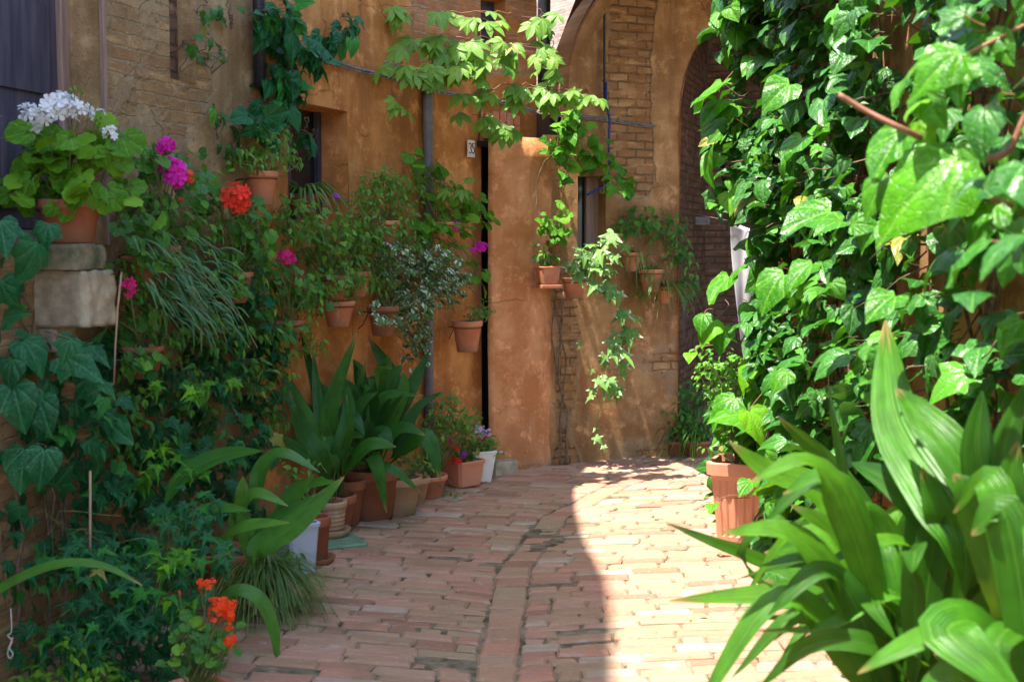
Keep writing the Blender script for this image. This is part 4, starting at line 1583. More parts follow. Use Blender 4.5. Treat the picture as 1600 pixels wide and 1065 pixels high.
wall_plant('potted_sedum', 'small bright green plant in the orange terracotta pot hanging left of the doorway', 'potted plant',
           [(745, 488, 24, 14, 70), (760, 480, 14, 12, 26)], 'oval', 'small', .028, (730, 501), .14, HP, (), (.062, .088, .19, 'terra'), None, skirt=0)


# trailing foliage that fills the wall between the pots
def wall_ivy(label, blobs, kind, lm, size, off, root, group='ivy climbers', bark=True, stems=5, wr=.55):
    b0 = hang(A, root[0], root[1], .02)
    t = thing('climbing_ivy', label, 'ivy', (b0[0], b0[1], 0), group)
    L, st = MB(), MB()
    for b in blobs:
        d = dA(b[0], off + (b[5] if len(b) > 5 else 0))
        P = blob(L, st, kind, b[0], b[1], d, b[2], b[3], .08, b[4], size, outA(b[0]), wr=wr, droop=.8, wu=.4, wo=.7)
        w = hang(A, b[0], b[1], .02)
        for k in range(stems):
            e = hang(A, b[0] + rg.normal(0, b[2] * .45), b[1] + rg.normal(0, b[3] * .45), .05)
            g0 = w + np.array([0, 0, rg.uniform(-.12, .05)])
            if bark:
                vine(st, [g0, (g0 + e) / 2 + rnd3(.03), e], .0035, .0015, 12, .008, 4)
    L.build('foliage', M[lm], t)
    st.build('stem_network', M['bark'], t, kind='stuff')
    return t


wall_ivy('dark small-leaved ivy hanging in a curtain between the wall geraniums on the left',
         [(370, 470, 70, 60, 130), (330, 560, 70, 70, 120), (410, 540, 50, 60, 90), (290, 470, 50, 60, 60), (240, 600, 70, 60, 80), (190, 560, 50, 60, 50), (310, 640, 70, 60, 90), (410, 620, 50, 50, 70)],
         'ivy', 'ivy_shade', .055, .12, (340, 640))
wall_ivy('green ivy with heart-shaped leaves climbing up beside the dark downpipe, upper left',
         [(440, 40, 38, 40, 26), (470, 75, 45, 35, 26), (440, 120, 45, 40, 30), (425, 175, 35, 35, 22), (530, 60, 35, 20, 12), (545, 35, 18, 20, 6), (410, 30, 20, 40, 12), (460, 150, 28, 25, 10), (480, 205, 16, 14, 4), (395, 200, 30, 26, 12)],
         'heart', 'ivy_shade', .105, .10, (440, 250), wr=.6)
wall_ivy('sparse young ivy tendrils crossing the brick wall left of the downpipe',
         [(325, 20, 22, 22, 5), (360, 15, 22, 22, 5), (330, 80, 24, 24, 7), (340, 180, 16, 22, 5), (300, 60, 16, 18, 3), (360, 240, 30, 24, 16)], 'heart', 'ivy', .06, .05, (345, 260), stems=3)
wall_ivy('mixed dark greenery crowding the foot of the left wall behind the pots',
         [(260, 700, 80, 50, 90), (160, 760, 60, 50, 50), (230, 780, 70, 50, 70), (330, 740, 60, 60, 80), (400, 690, 50, 40, 60), (120, 860, 60, 60, 60), (200, 860, 70, 50, 70), (380, 780, 50, 40, 40), (50, 900, 50, 80, 26)],
         'ivy', 'ivy_shade', .062, .22, (250, 820))


wall_ivy('loose light green creeping plant woven between the pots on the ochre wall',
         [(470, 470, 40, 40, 130), (430, 560, 40, 50, 120), (560, 350, 44, 40, 130), (590, 430, 34, 34, 110), (620, 370, 44, 30, 130), (510, 420, 44, 36, 120), (700, 400, 34, 34, 80), (450, 340, 30, 40, 70), (660, 360, 34, 24, 60), (480, 530, 30, 30, 60), (390, 430, 34, 40, 80), (640, 480, 30, 24, 50)],
         'oval', 'small', .04, .14, (470, 560))


wall_ivy('leafy tangle of small mixed green leaves around the magenta and coral geraniums',
         [(230, 330, 50, 40, 110), (300, 360, 50, 40, 110), (270, 430, 60, 50, 130), (340, 420, 50, 40, 110), (210, 430, 36, 50, 70), (390, 350, 40, 40, 80), (240, 530, 60, 50, 110), (330, 520, 60, 50, 120), (400, 500, 40, 50, 100),
          (190, 620, 60, 50, 80), (280, 600, 60, 50, 110), (380, 590, 50, 40, 100), (320, 690, 60, 40, 90), (220, 690, 60, 40, 80), (430, 650, 30, 40, 60)],
         'oval', 'geranium_dark', .042, .17, (300, 560), stems=3, wr=.7)


def low_ivy():
    """star-leaved ivy growing over the ground in the near left corner"""
    t = thing('ground_ivy', 'narrow-lobed ivy scrambling over the ground in the bottom left corner', 'ivy', ground(200, 1060), 'ivy climbers')
    L, st = MB(), MB()
    for a in ((150, 870, 60, 40, 40), (220, 900, 70, 40, 60), (180, 960, 80, 50, 90), (270, 940, 60, 50, 60), (130, 1000, 70, 40, 50), (230, 1020, 80, 40, 70), (300, 860, 60, 40, 50), (60, 1010, 40, 50, 20), (290, 800, 50, 40, 40), (200, 1090, 140, 40, 60)):
        blob(L, st, 'star', a[0], a[1], 4.15 + rg.uniform(-.1, .15), a[2], a[3], .2, a[4], .062, (.35, -.7, .3), wr=.5, droop=.9, wu=.5, wo=.6)
    for k in range(30):
        p = at(rg.uniform(60, 330), rg.uniform(820, 1050), 4.2)
        vine(st, [np.array([p[0], p[1] + .1, 0]), p + rnd3(.06), p + np.array([rg.normal(0, .12), -.05, .08])], .002, .001, 10, .01, 4)
    L.build('foliage', M['ivy_shade'], t)
    st.build('stem_network', M['stem'], t, kind='stuff')
    t = thing('young_ivy', 'tufts of bright yellow-green young ivy shoots among the dark ivy, lower left', 'ivy', ground(260, 1060), 'ivy climbers')
    L = MB()
    for a in ((250, 720, 24, 24, 10), (225, 745, 14, 30, 8), (300, 735, 22, 14, 8), (320, 610, 26, 22, 9), (270, 870, 40, 14, 14), (245, 600, 14, 14, 2), (280, 940, 24, 24, 12), (360, 590, 16, 16, 4)):
        blob(L, None, 'star', a[0], a[1], 4.05 if a[1] > 800 else 4.6, a[2], a[3], .05, a[4], .06, (.35, -.7, .3), wr=.5, droop=.9)
    L.build('foliage', M['ivy_young'], t)
    t = thing('clover_patch', 'light green round-leaved ground plant at the very bottom left', 'plant', ground(130, 1064))
    L, st = MB(), MB()
    for a in ((120, 1010, 30, 24, 34), (150, 1040, 40, 24, 50), (105, 1000, 12, 16, 10), (100, 1060, 60, 24, 50), (40, 1055, 40, 14, 22), (170, 1070, 60, 24, 50)):
        for p in blob(L, None, 'oval', a[0], a[1], 3.95, a[2], a[3], .08, a[4], .032, (.2, -.6, .6), wr=.5, droop=.2, wu=.8):
            if rg.random() < .4:
                stalk(st, p, p + np.array([0, .03, -.1]), .0013, .01)
    done(t, L, st, 'geranium')


low_ivy()


# ---- aspidistra blades, near left
def near_left_blades():
    base = ground(330, 1000)
    t = thing('aspidistra', 'pale green broad-leaved aspidistra reaching over the lane from the near left', 'potted plant', (base[0], base[1], 0), 'aspidistras')
    L = MB()
    bl = [([(395, 880, 4.75), (405, 855, 4.75), (460, 820, 4.75), (538, 744, 4.75)], .105, (.3, -.6, .8)),
          ([(330, 900, 4.5), (345, 850, 4.5), (385, 822, 4.45), (452, 816, 4.4)], .075, (0, -.4, 1)),
          ([(250, 800, 4.6), (285, 745, 4.6), (345, 712, 4.6), (410, 704, 4.55)], .075, (0, -.7, .7)),
          ([(400, 800, 4.9), (405, 740, 4.9), (440, 708, 4.9), (500, 738, 4.85)], .08, (.1, -.5, .8)),
          ([(260, 880, 4.4), (300, 812, 4.4), (340, 795, 4.4), (392, 798, 4.35)], .07, (0, -.6, .8)),
          ([(420, 860, 4.9), (440, 800, 4.9), (470, 760, 4.9), (530, 752, 4.8)], .07, (0, -.6, .8)),
          ([(-110, 1225, 3.5), (-80, 1060, 3.5), (-40, 965, 3.5), (10, 915, 3.5), (90, 882, 3.5), (160, 884, 3.5), (222, 914, 3.45)], .055, (0, -.5, .9)),
          ([(330, 960, 4.5), (365, 922, 4.5), (405, 935, 4.5), (428, 985, 4.5), (433, 1040, 4.5)], .055, (.3, -.7, .5)),
          ([(360, 850, 4.8), (370, 800, 4.8), (400, 770, 4.8), (450, 790, 4.75)], .06, (.1, -.6, .8))]
    for P, W, nh in bl:
        blade(L, [at(*q) for q in P], W, np.array(nh), .12, .3, 18, rg.random(), rg.uniform(-.3, .3), blunt=.9)
    for k in range(5):
        a, b = at(rg.uniform(330, 420), rg.uniform(830, 900), 4.8), at(rg.uniform(280, 500), rg.uniform(700, 800), 4.75)
        blade(L, [a, (a + b) / 2 + rnd3(.03), b], rg.uniform(.05, .08), np.array([.2, -.8, .4]), .2, .3, 14)
    L.build('foliage', M['blade_mid'], t)
    c = ground(400, 940)
    pot(t, np.array([c[0] - .1, c[1], 0]), .09, .13, .22, M['terra_dark'])


near_left_blades()


# ---- aspidistras along the left wall in the middle distance
def mid_aspidistra(label, spec, potd, extra, lm='blade_dark'):
    px, py, rb, rt, h, mk = potd
    g = ground(px, py)
    base = np.array([g[0], g[1], 0])
    t = thing('aspidistra', label, 'potted plant', base, 'aspidistras')
    pot(t, base, rb, rt, h, M[mk])
    L = MB()
    r0 = base + UP * (h - .03)
    for P, W, nh in spec:
        Q = [at(*q) for q in P]
        rt0 = r0 + np.array([rg.normal(0, .03), rg.normal(0, .03), 0])
        blade(L, [rt0, (rt0 + Q[0]) / 2 + rnd3(.01)] + Q, W, np.array(nh), .33, .3, 20, rg.random(), rg.uniform(-.3, .3))
    for k in range(extra):
        a = rg.uniform(0, 2 * PI)
        dirv = np.array([math.cos(a) * .6 + .25, math.sin(a) * .6 - .25, 0])
        H = rg.uniform(.28, .62)
        sp = rg.uniform(.12, .5)
        dr = rg.uniform(-.1, .28) * (sp * 2)
        p1 = r0 + dirv * sp * .25 + UP * H * .55
        p2 = r0 + dirv * sp * .65 + UP * H
        p3 = r0 + dirv * sp * 1.1 + UP * (H - dr + .08)
        blade(L, [r0 + dirv * .03, p1, p2, p3], rg.uniform(.06, .1), np.array([-.2 * dirv[0], -.6, .8]), .3, .3, 16, rg.random(), rg.uniform(-.4, .4))
    L.build('foliage', M[lm], t)
    return t


F1 = (.25, -.85, .35)
F2 = (.1, -.6, .8)
mid_aspidistra('tall dark aspidistra with upright blades, left one of the pair under the hanging pots',
               [([(515, 680, 6.3), (505, 640, 6.3), (470, 522, 6.3)], .09, F1), ([(520, 690, 6.25), (515, 640, 6.2), (558, 518, 6.2)], .105, F1),
                ([(500, 700, 6.2), (470, 640, 6.2), (438, 570, 6.2)], .10, F1), ([(500, 720, 6.1), (478, 680, 6.1), (452, 612, 6.1)], .11, (.3, -.9, .1)),
                ([(520, 720, 6.2), (500, 650, 6.25), (488, 540, 6.3)], .08, F1), ([(530, 700, 6.2), (545, 640, 6.25), (530, 570, 6.3)], .08, F1),
                ([(490, 720, 6.1), (445, 690, 6.0), (400, 690, 5.9)], .08, F2), ([(540, 700, 6.2), (548, 670, 6.1), (541, 617, 6.1)], .04, F1)],
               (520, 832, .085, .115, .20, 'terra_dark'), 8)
mid_aspidistra('broad dark aspidistra with drooping glossy blades, right one of the pair under the hanging pots',
               [([(556, 700, 6.75), (552, 660, 6.7), (572, 560, 6.7)], .10, F1), ([(600, 680, 6.8), (640, 610, 6.8), (671, 547, 6.85)], .095, F1),
                ([(605, 660, 7.0), (615, 600, 7.05), (575, 525, 7.05)], .13, F1), ([(570, 680, 6.7), (600, 620, 6.7), (662, 618, 6.65)], .075, F2),
                ([(600, 690, 6.6), (630, 668, 6.55), (664, 680, 6.5)], .09, F2), ([(575, 690, 6.55), (598, 672, 6.5), (612, 706, 6.45)], .11, (.1, -.6, .7)),
                ([(580, 710, 6.5), (590, 730, 6.4), (604, 800, 6.4)], .08, (.2, -.8, .3)), ([(640, 690, 6.65), (670, 688, 6.6), (688, 750, 6.55)], .11, (.2, -.7, .5)),
                ([(590, 725, 6.5), (620, 738, 6.45), (658, 770, 6.45)], .075, F2), ([(610, 660, 6.75), (630, 610, 6.75), (630, 578, 6.75)], .08, F1),
                ([(585, 660, 6.8), (590, 610, 6.85), (600, 570, 6.9)], .08, F1), ([(560, 720, 6.5), (540, 700, 6.4), (505, 700, 6.3)], .08, F2),
                ([(620, 700, 6.6), (650, 640, 6.6), (690, 612, 6.6)], .07, F2)],
               (579, 808, .115, .150, .27, 'terra_dark'), 16)


# ---- pots standing in the row along the lane
def row_pot(label, px, py, rb, rt, h, mk, rim=.008, blobs=(), kind='oval', lm='small', size=.04, heads=(), saucer=False, name='flower_pot', cat='flower pot', z=0.0, ribs=0):
    g = ground(px, py)
    c = np.array([g[0], g[1] + rb * .8, z])
    t = thing(name, label, cat, c, 'pots in a row along the lane')
    if saucer:
        s = MB()
        lathe(s, c, [(.001, 0), (rb + .025, 0), (rb + .04, .035), (rb + .033, .036), (rb + .02, .008), (.001, .008)], 32)
        s.build('saucer', M[mk], t)
        c = c + UP * .01
    if ribs:
        mb = MB()
        prof = [(.001, 0), (rb, 0)]
        hb = h * .78
        for k in range(ribs):
            z0 = hb * k / ribs
            r0 = rb + (rt - rb) * (k / ribs)
            prof += [(r0 + .003, z0 + hb / ribs * .2), (r0 + .005, z0 + hb / ribs * .6), (r0, z0 + hb / ribs * .95)]
        prof += [(rt + rim, hb + .004), (rt + rim, h - .004), (rt + rim - .003, h), (rt - .01, h), (rt * .93, h - .03), (.001, h - .03)]
        lathe(mb, c, prof, 36)
        o = mb.build('pot', M[mk], t)
        s = MB()
        lathe(s, c + UP * (h - .028), [(rt * .93, 0), (.001, .01)], 18)
        s.build('soil', M['soil'], o)
    else:
        pot(t, c, rb, rt, h, M[mk], None, rim)
    L, st = MB(), MB()
    root = c + UP * (h - .02)
    for b in blobs:
        P = blob(L, st, kind, b[0], b[1], c[1] - b[5] if len(b) > 5 else c[1], b[2], b[3], .09, b[4], size, (.3, -.7, .3), wu=.7, droop=.4)
        for p in P[::max(1, len(P) // 9)]:
            stalk(st, root + rnd3(.02), p, .0018, .02)
    for (hx, hy, rp, mkk, n) in heads:
        q = at(hx, hy, c[1] - .1)
        stalk(st, root, q, .0016, .02)
        head(t, q, rp / FPX * c[1], M[mkk], n, fsize=rp / FPX * c[1] * .62, facing=(.1, -.7, .5))
    done(t, L, st, lm)
    return t


row_pot('narrow terracotta pot tilted behind the ribbed pot, with aspidistra overhead', 541, 822, .06, .09, .24, 'terra_dark', .007)
row_pot('pale ribbed terracotta pot in a saucer standing on the green plastic tile', 514, 846, .062, .078, .165, 'terra_pale', .008, saucer=True, z=.022, ribs=6,
        blobs=[(510, 700, 30, 60, 30)], kind='oval', lm='geranium_dark', size=.04)
row_pot('slim terracotta pot wedged beside the pale blue pot', 490, 884, .055, .07, .215, 'terra_dark', .006, saucer=True, blobs=[(470, 740, 40, 40, 40)], kind='oval', lm='small', size=.035)
row_pot('pale buff terracotta pot, taller of two in front of the aspidistra', 622, 806, .088, .118, .205, 'terra_pale', .008, blobs=[(640, 720, 40, 20, 40)], kind='oval', lm='geranium_dark', size=.04)
row_pot('short buff terracotta pot between the tall pale pot and the red ones', 645, 790, .062, .088, .155, 'terra_pale', .007, blobs=[(655, 720, 26, 20, 40)], size=.035)
row_pot('reddish terracotta bowl with trailing yellowish stems', 668, 779, .075, .105, .13, 'terra', .008, blobs=[(690, 655, 45, 40, 150), (670, 690, 30, 25, 50), (735, 655, 26, 22, 40), (700, 625, 26, 14, 30), (705, 775, 14, 8, 8, .15)], size=.035)


def square_pot(t, c, w0, w1, h, ax, mat, rim=.012, rim_h=.03, ribs=0, depth_ratio=1.0, name='pot'):
    ax = nrm([ax[0], ax[1], 0])
    ay = np.array([-ax[1], ax[0], 0])
    mb = MB()

    def ring(w, z, rib):
        out = []
        cr = w * .09
        hx, hy = w / 2, w / 2 * depth_ratio
        n = 4 * max(ribs, 1) if ribs else 2
        for sx, sy, dx, dy, L in ((-1, -1, 1, 0, hx), (1, -1, 0, 1, hy), (1, 1, -1, 0, hx), (-1, 1, 0, -1, hy)):
            for k in range(n):
                f = (k / n) if k else 0
                # start after the rounded corner
                f = cr / (2 * L) + (1 - cr / L) * k / (n - 1)
                x, y = sx * hx + dx * 2 * L * f, sy * hy + dy * 2 * L * f
                if rib and 2 <= k < n - 2:
                    ph = k % 4
                    dep = rib * (1 if ph in (1, 2) else 0)
                    x -= -dy * dep * -1 if False else 0
                    nx, ny = dy, -dx
                    x -= nx * dep
                    y -= ny * dep
                out.append(np.array(c) + ax * x + ay * y + UP * z)
        return out
    lv = [(w0 * .96, 0, 0), (w0, .008, 0)]
    if ribs:
        lv += [(w0 + (w1 - w0) * .05, .03, 0), (w0 + (w1 - w0) * .06, .036, .006), (w0 + (w1 - w0) * .78, h * .78, .006), (w0 + (w1 - w0) * .80, h * .80, 0)]
    lv += [(w1, h - rim_h, 0), (w1 + 2 * rim, h - rim_h - .001, 0), (w1 + 2 * rim + .004, h - .006, 0), (w1 + 2 * rim, h, 0), (w1 - .008, h, 0), (w1 - .02, h - .04, 0)]
    V, F, U = [], [], []
    m = None
    for w, z, rib in lv:
        r = ring(w, z, rib)
        m = len(r)
        V += r
        U += [(i * .02, z) for i in range(m)]
    for j in range(len(lv) - 1):
        for i in range(m):
            F.append((j * m + i, j * m + (i + 1) % m, (j + 1) * m + (i + 1) % m, (j + 1) * m + i))
    F.append(tuple(reversed(range(m))))
    mb.add(V, F, U)
    o = mb.build(name, mat, t, False)
    s = MB()
    r = ring(w1 - .021, h - .036, 0)
    s.add(r, [tuple(range(m))])
    s.build('soil', M['soil'], o, False)
    return o


def troughs():
    la = nrm([.45, .89, 0])
    g = ground(722, 762)
    c = np.array([g[0], g[1] + .05, .012])
    t = thing('window_box', 'terracotta trough with red and purple busy lizzies, before the white pot', 'planter', c, 'pots in a row along the lane')
    square_pot(t, c, .17, .20, .155, (.75, .66), M['plastic_terra'], .006, .02, 0, 1.0, 'trough')
    L, st = MB(), MB()
    root = c + UP * .13
    for b in ((705, 705, 35, 24, 60), (735, 690, 30, 22, 50), (720, 660, 40, 20, 60), (690, 665, 30, 22, 40)):
        for p in blob(L, st, 'oval', b[0], b[1], c[1], b[2], b[3], .1, b[4], .042, (.3, -.7, .3), wu=.7, droop=.3)[::5]:
            stalk(st, root, p, .002, .02)
    for (x, y, r_, mk, n) in ((709, 693, 8, 'red', 7), (712, 699, 8, 'red', 6), (699, 690, 6, 'orange', 5), (708, 690, 7, 'purple', 6), (703, 697, 5, 'purple', 4), (714, 719, 8, 'red', 7), (721, 711, 7, 'purple', 5),
                              (713, 682, 6, 'coral', 5), (702, 716, 6, 'red', 5), (685, 650, 6, 'orange', 4)):
        q = at(x, y, c[1] - .12)
        stalk(st, root, q, .0015, .015)
        head(t, q, r_ / FPX * c[1], M[mk], n, fsize=r_ / FPX * c[1] * .65, facing=(.1, -.7, .4))
    done(t, L, st, 'small')
    g = ground(752, 756)
    c = np.array([g[0], g[1] + .06, 0.0])
    t = thing('white_planter', 'tall white square pot with pink and lilac flowers beside the doorway', 'planter', c, 'pots in a row along the lane')
    square_pot(t, c + UP * .012, .10, .148, .19, (.93, .36), M['white_plastic'], .003, .014)
    ax = nrm([.93, .36, 0])
    ay = np.array([-ax[1], ax[0], 0])
    for a, b in ((-1, -1), (1, -1), (1, 1), (-1, 1)):
        f = MB()
        box(f, c + ax * a * .035 + ay * b * .035, .02, .02, .0125, ax)
        f.build('foot', M['white_plastic'], t, False)
    L, st = MB(), MB()
    root = c + UP * .18
    for b in ((755, 695, 28, 18, 70), (770, 690, 16, 18, 20), (738, 705, 12, 26, 24), (775, 707, 10, 6, 8)):
        for p in blob(L, st, 'oval', b[0], b[1], c[1], b[2], b[3], .07, b[4], .035, (.2, -.8, .3), wu=.7, droop=.3)[::5]:
            stalk(st, root, p, .0016, .015)
    for (x, y, r_, mk, n) in ((748, 671, 9, 'lilac', 8), (753, 678, 8, 'lilac', 6), (763, 676, 6, 'lilac', 5), (744, 683, 8, 'pink', 7), (751, 682, 8, 'pink', 7), (743, 673, 6, 'lilac', 5), (757, 668, 5, 'lilac', 4), (783, 708, 4, 'lilac', 3)):
        q = at(x, y, c[1] - .06)
        stalk(st, root, q, .0015, .015)
        head(t, q, r_ / FPX * c[1], M[mk], n, fsize=r_ / FPX * c[1] * .62, facing=(.1, -.7, .4))
    done(t, L, st, 'small')
    # pale blue square pot
    g = ground(468, 902)
    c = np.array([g[0] - .02, g[1] + .08, 0])
    t = thing('blue_planter', 'pale blue square plastic pot in the row on the left of the lane', 'planter', c, 'pots in a row along the lane')
    square_pot(t, c, .12, .15, .235, (.8, .6), M['blue_plastic'], .004, .02)
    L, st = MB(), MB()
    for b in ((465, 780, 36, 24, 40), (450, 870, 30, 22, 26, )):
        blob(L, st, 'oval', b[0], b[1], c[1] - .1, b[2], b[3], .06, b[4], .035, (.3, -.7, .3))
    done(t, L, st, 'geranium_dark')
    # green plastic tile under the ribbed pot
    g = ground(524, 852)
    mb = MB()
    box(mb, np.array([g[0] - .01, g[1] + .06, .003]), .24, .30, .018, (.90, .42), .008)
    mb.build('plastic_tile', M['green_plastic'], None, False, 'green plastic tile lying on the paving under the ribbed pot', 'tile')


troughs()


# grassy tuft and low orange geranium, near left
def near_left_low():
    g = ground(392, 965)
    base = np.array([g[0] + .02, g[1] + .1, 0])
    t = thing('ornamental_grass', 'tuft of thin arching grass in a terracotta pot at the edge of the lane', 'potted plant', base)
    pot(t, base, .08, .11, .16, M['terra_dark'])
    L = MB()
    for k in range(420):
        a = rg.uniform(-2.2, 1.0)
        strap(L, base + UP * .15 + rnd3(.03), (math.cos(a), math.sin(a)), rg.uniform(.2, .45), rg.uniform(.2, .8), rg.uniform(.004, .008), 8, None, rg.uniform(1.0, 1.6))
    L.build('foliage', M['grass'], t)
    g = ground(298, 1165)
    c = np.array([g[0], g[1] + .08, 0])
    t = thing('potted_geranium', 'orange-red geranium in a terracotta pot in the bottom left corner', 'potted plant', c, GG)
    pot(t, c, .07, .10, .15, M['terra'])
    L, st = MB(), MB()
    root = c + UP * .13
    for b in ((310, 990, 46, 40, 34), (345, 1005, 34, 34, 22), (290, 1020, 34, 28, 16)):
        for p in blob(L, None, 'ger', b[0], b[1], c[1], b[2], b[3], .09, b[4], .036, (.3, -.7, .3), wu=.6, droop=.4):
            stalk(st, root, p, .0017, .02)
    flowers(t, st, root, [(322, 914, c[1] - .02, 13, 'orange', 12), (312, 908, c[1], 7, 'orange', 6), (333, 908, c[1], 7, 'orange', 6), (345, 950, c[1] - .06, 19, 'orange', 20), (358, 960, c[1] - .08, 13, 'orange', 12), (362, 945, c[1] - .06, 9, 'orange', 7),
                          (336, 968, c[1] - .06, 9, 'orange', 7), (360, 1000, c[1] - .1, 12, 'orange', 14), (313, 974, c[1], 6, 'orange', 5), (358, 978, c[1] - .09, 9, 'orange', 8), (280, 925, c[1], 4, 'orange', 3), (289, 1022, c[1] - .05, 4, 'lilac', 3)])
    done(t, L, st, 'geranium_dark')


near_left_low()


# small things on the left wall
def wall_things():
    mb = MB()
    a = hang(A, 668, 137, .035)
    P = [np.array([a[0], a[1], z]) for z in (.02, .8, 1.6, a[2], a[2] + .0)]
    P[-1] = P[-1] + UP * .01
    t = thing('drainpipe', 'grey lead drainpipe running down the ochre wall left of the doorway', 'pipe', (a[0], a[1], 0))
    tube(mb, P[:4], .029, 14)
    mb.build('pipe', M['lead'], t)
    for z, k in ((.9, 1), (1.9, 1), (a[2] - .03, 1.08)):
        cl = MB()
        lathe(cl, np.array([a[0], a[1], z]), [(.030, 0), (.035 * k, .003), (.035 * k, .026), (.030, .03)], 16)
        cl.build('clamp', M['lead'], t)
    a = hang(A, 405, 60, .05)
    t = thing('dark_downpipe', 'short dark downpipe at the joint of brick and plaster, upper left', 'pipe', (a[0], a[1], 2.15))
    mb = MB()
    z0 = hang(A, 405, 135, .05)[2]
    tube(mb, [np.array([a[0], a[1], z]) for z in (z0, z0 + .4, z0 + 1.0, 4.5)], .028, 12)
    mb.build('pipe', M['blackpipe'], t)
    # cable along the wall
    mb = MB()
    pts = [hang(A, x, y, .02) for x, y in ((415, 60), (470, 85), (520, 96), (560, 108), (600, 117), (640, 128), (668, 138), (705, 146), (748, 152), (790, 160))]
    pts += [at(836, 173, 8.35), at(862, 176, 8.30), at(944, 186, 8.52), at(1023, 197, 8.66)]
    tube(mb, spline(pts, 90), .009, 6)
    q = spline(pts, 90)
    tube(mb, q + np.array([0, -.008, -.014]) + rg.normal(0, .003, q.shape), .006, 5)
    mb.build('wall_cable', M['cable'], None, True, 'dusty cable sagging along the house walls above the doorway', 'cable')
    mb = MB()
    pts = [hang(A, x, y, .012) for x, y in ((748, 30), (749, 90), (750, 150), (750, 200), (748, 220))]
    tube(mb, spline(pts, 24), .006, 6)
    mb.build('conduit', M['iron'], None, True, 'thin rusty conduit running down to the doorway corner', 'pipe')
    # house number
    s = A.hit(733)
    q = A(s)
    n = A.normal(s)
    u = np.array([-n[1], n[0], 0])
    z = A.z(733, 246)
    c = np.array([q[0], q[1], z]) + n * .016
    t = thing('house_number', 'small ceramic house number plate beside the doorway', 'sign', c)
    mb = MB()
    box(mb, c, .078, .012, .105, u, .004)
    mb.build('plate', M['tile'], t, False)
    nb = MB()

    def stroke(P):
        tube(nb, [c - u * 0 + n * .0075 + u * x + UP * y for x, y in P], .0034, 5)
    # digits 3 and 5
    k = .018
    stroke([(-.030, .080), (-.020, .086), (-.008, .080), (-.006, .068), (-.016, .058), (-.006, .048), (-.004, .034), (-.014, .024), (-.029, .030)])
    stroke([(.028, .085), (.008, .085), (.006, .060), (.018, .063), (.028, .052), (.028, .036), (.016, .024), (.004, .030)])
    nb.build('numeral', M['ink'], t)
    # cane and cord, near left
    mb = MB()
    g = ground(141, 1090)
    tube(mb, [at(141, 735, 4.2), at(141, 860, 4.2), at(141, 990, 4.2), at(141, 1090, 4.2)], .0045, 6)
    mb.build('cane', M['bamboo'], None, True, 'thin upright cane stuck among the near left plants', 'cane')
    mb = MB()
    tube(mb, [at(190, 425, 4.55), at(184, 480, 4.55), at(180, 545, 4.55), at(178, 600, 4.55)], .004, 6)
    mb.build('cane', M['bamboo'], None, True, 'short cane below the crimson flower near the stone bracket', 'cane')
    mb = MB()
    tube(mb, spline([at(17, 950, 3.9), at(18, 985, 3.9), at(12, 992, 3.9), at(19, 1000, 3.9), at(15, 1012, 3.9), at(20, 1020, 3.9), at(16, 1028, 3.9), at(12, 1018, 3.9), at(20, 995, 3.9)], 40), .0025, 5)
    mb.build('cord', M['string'], None, True, 'pale knotted cord hanging at the bottom left edge', 'cord')


wall_things()


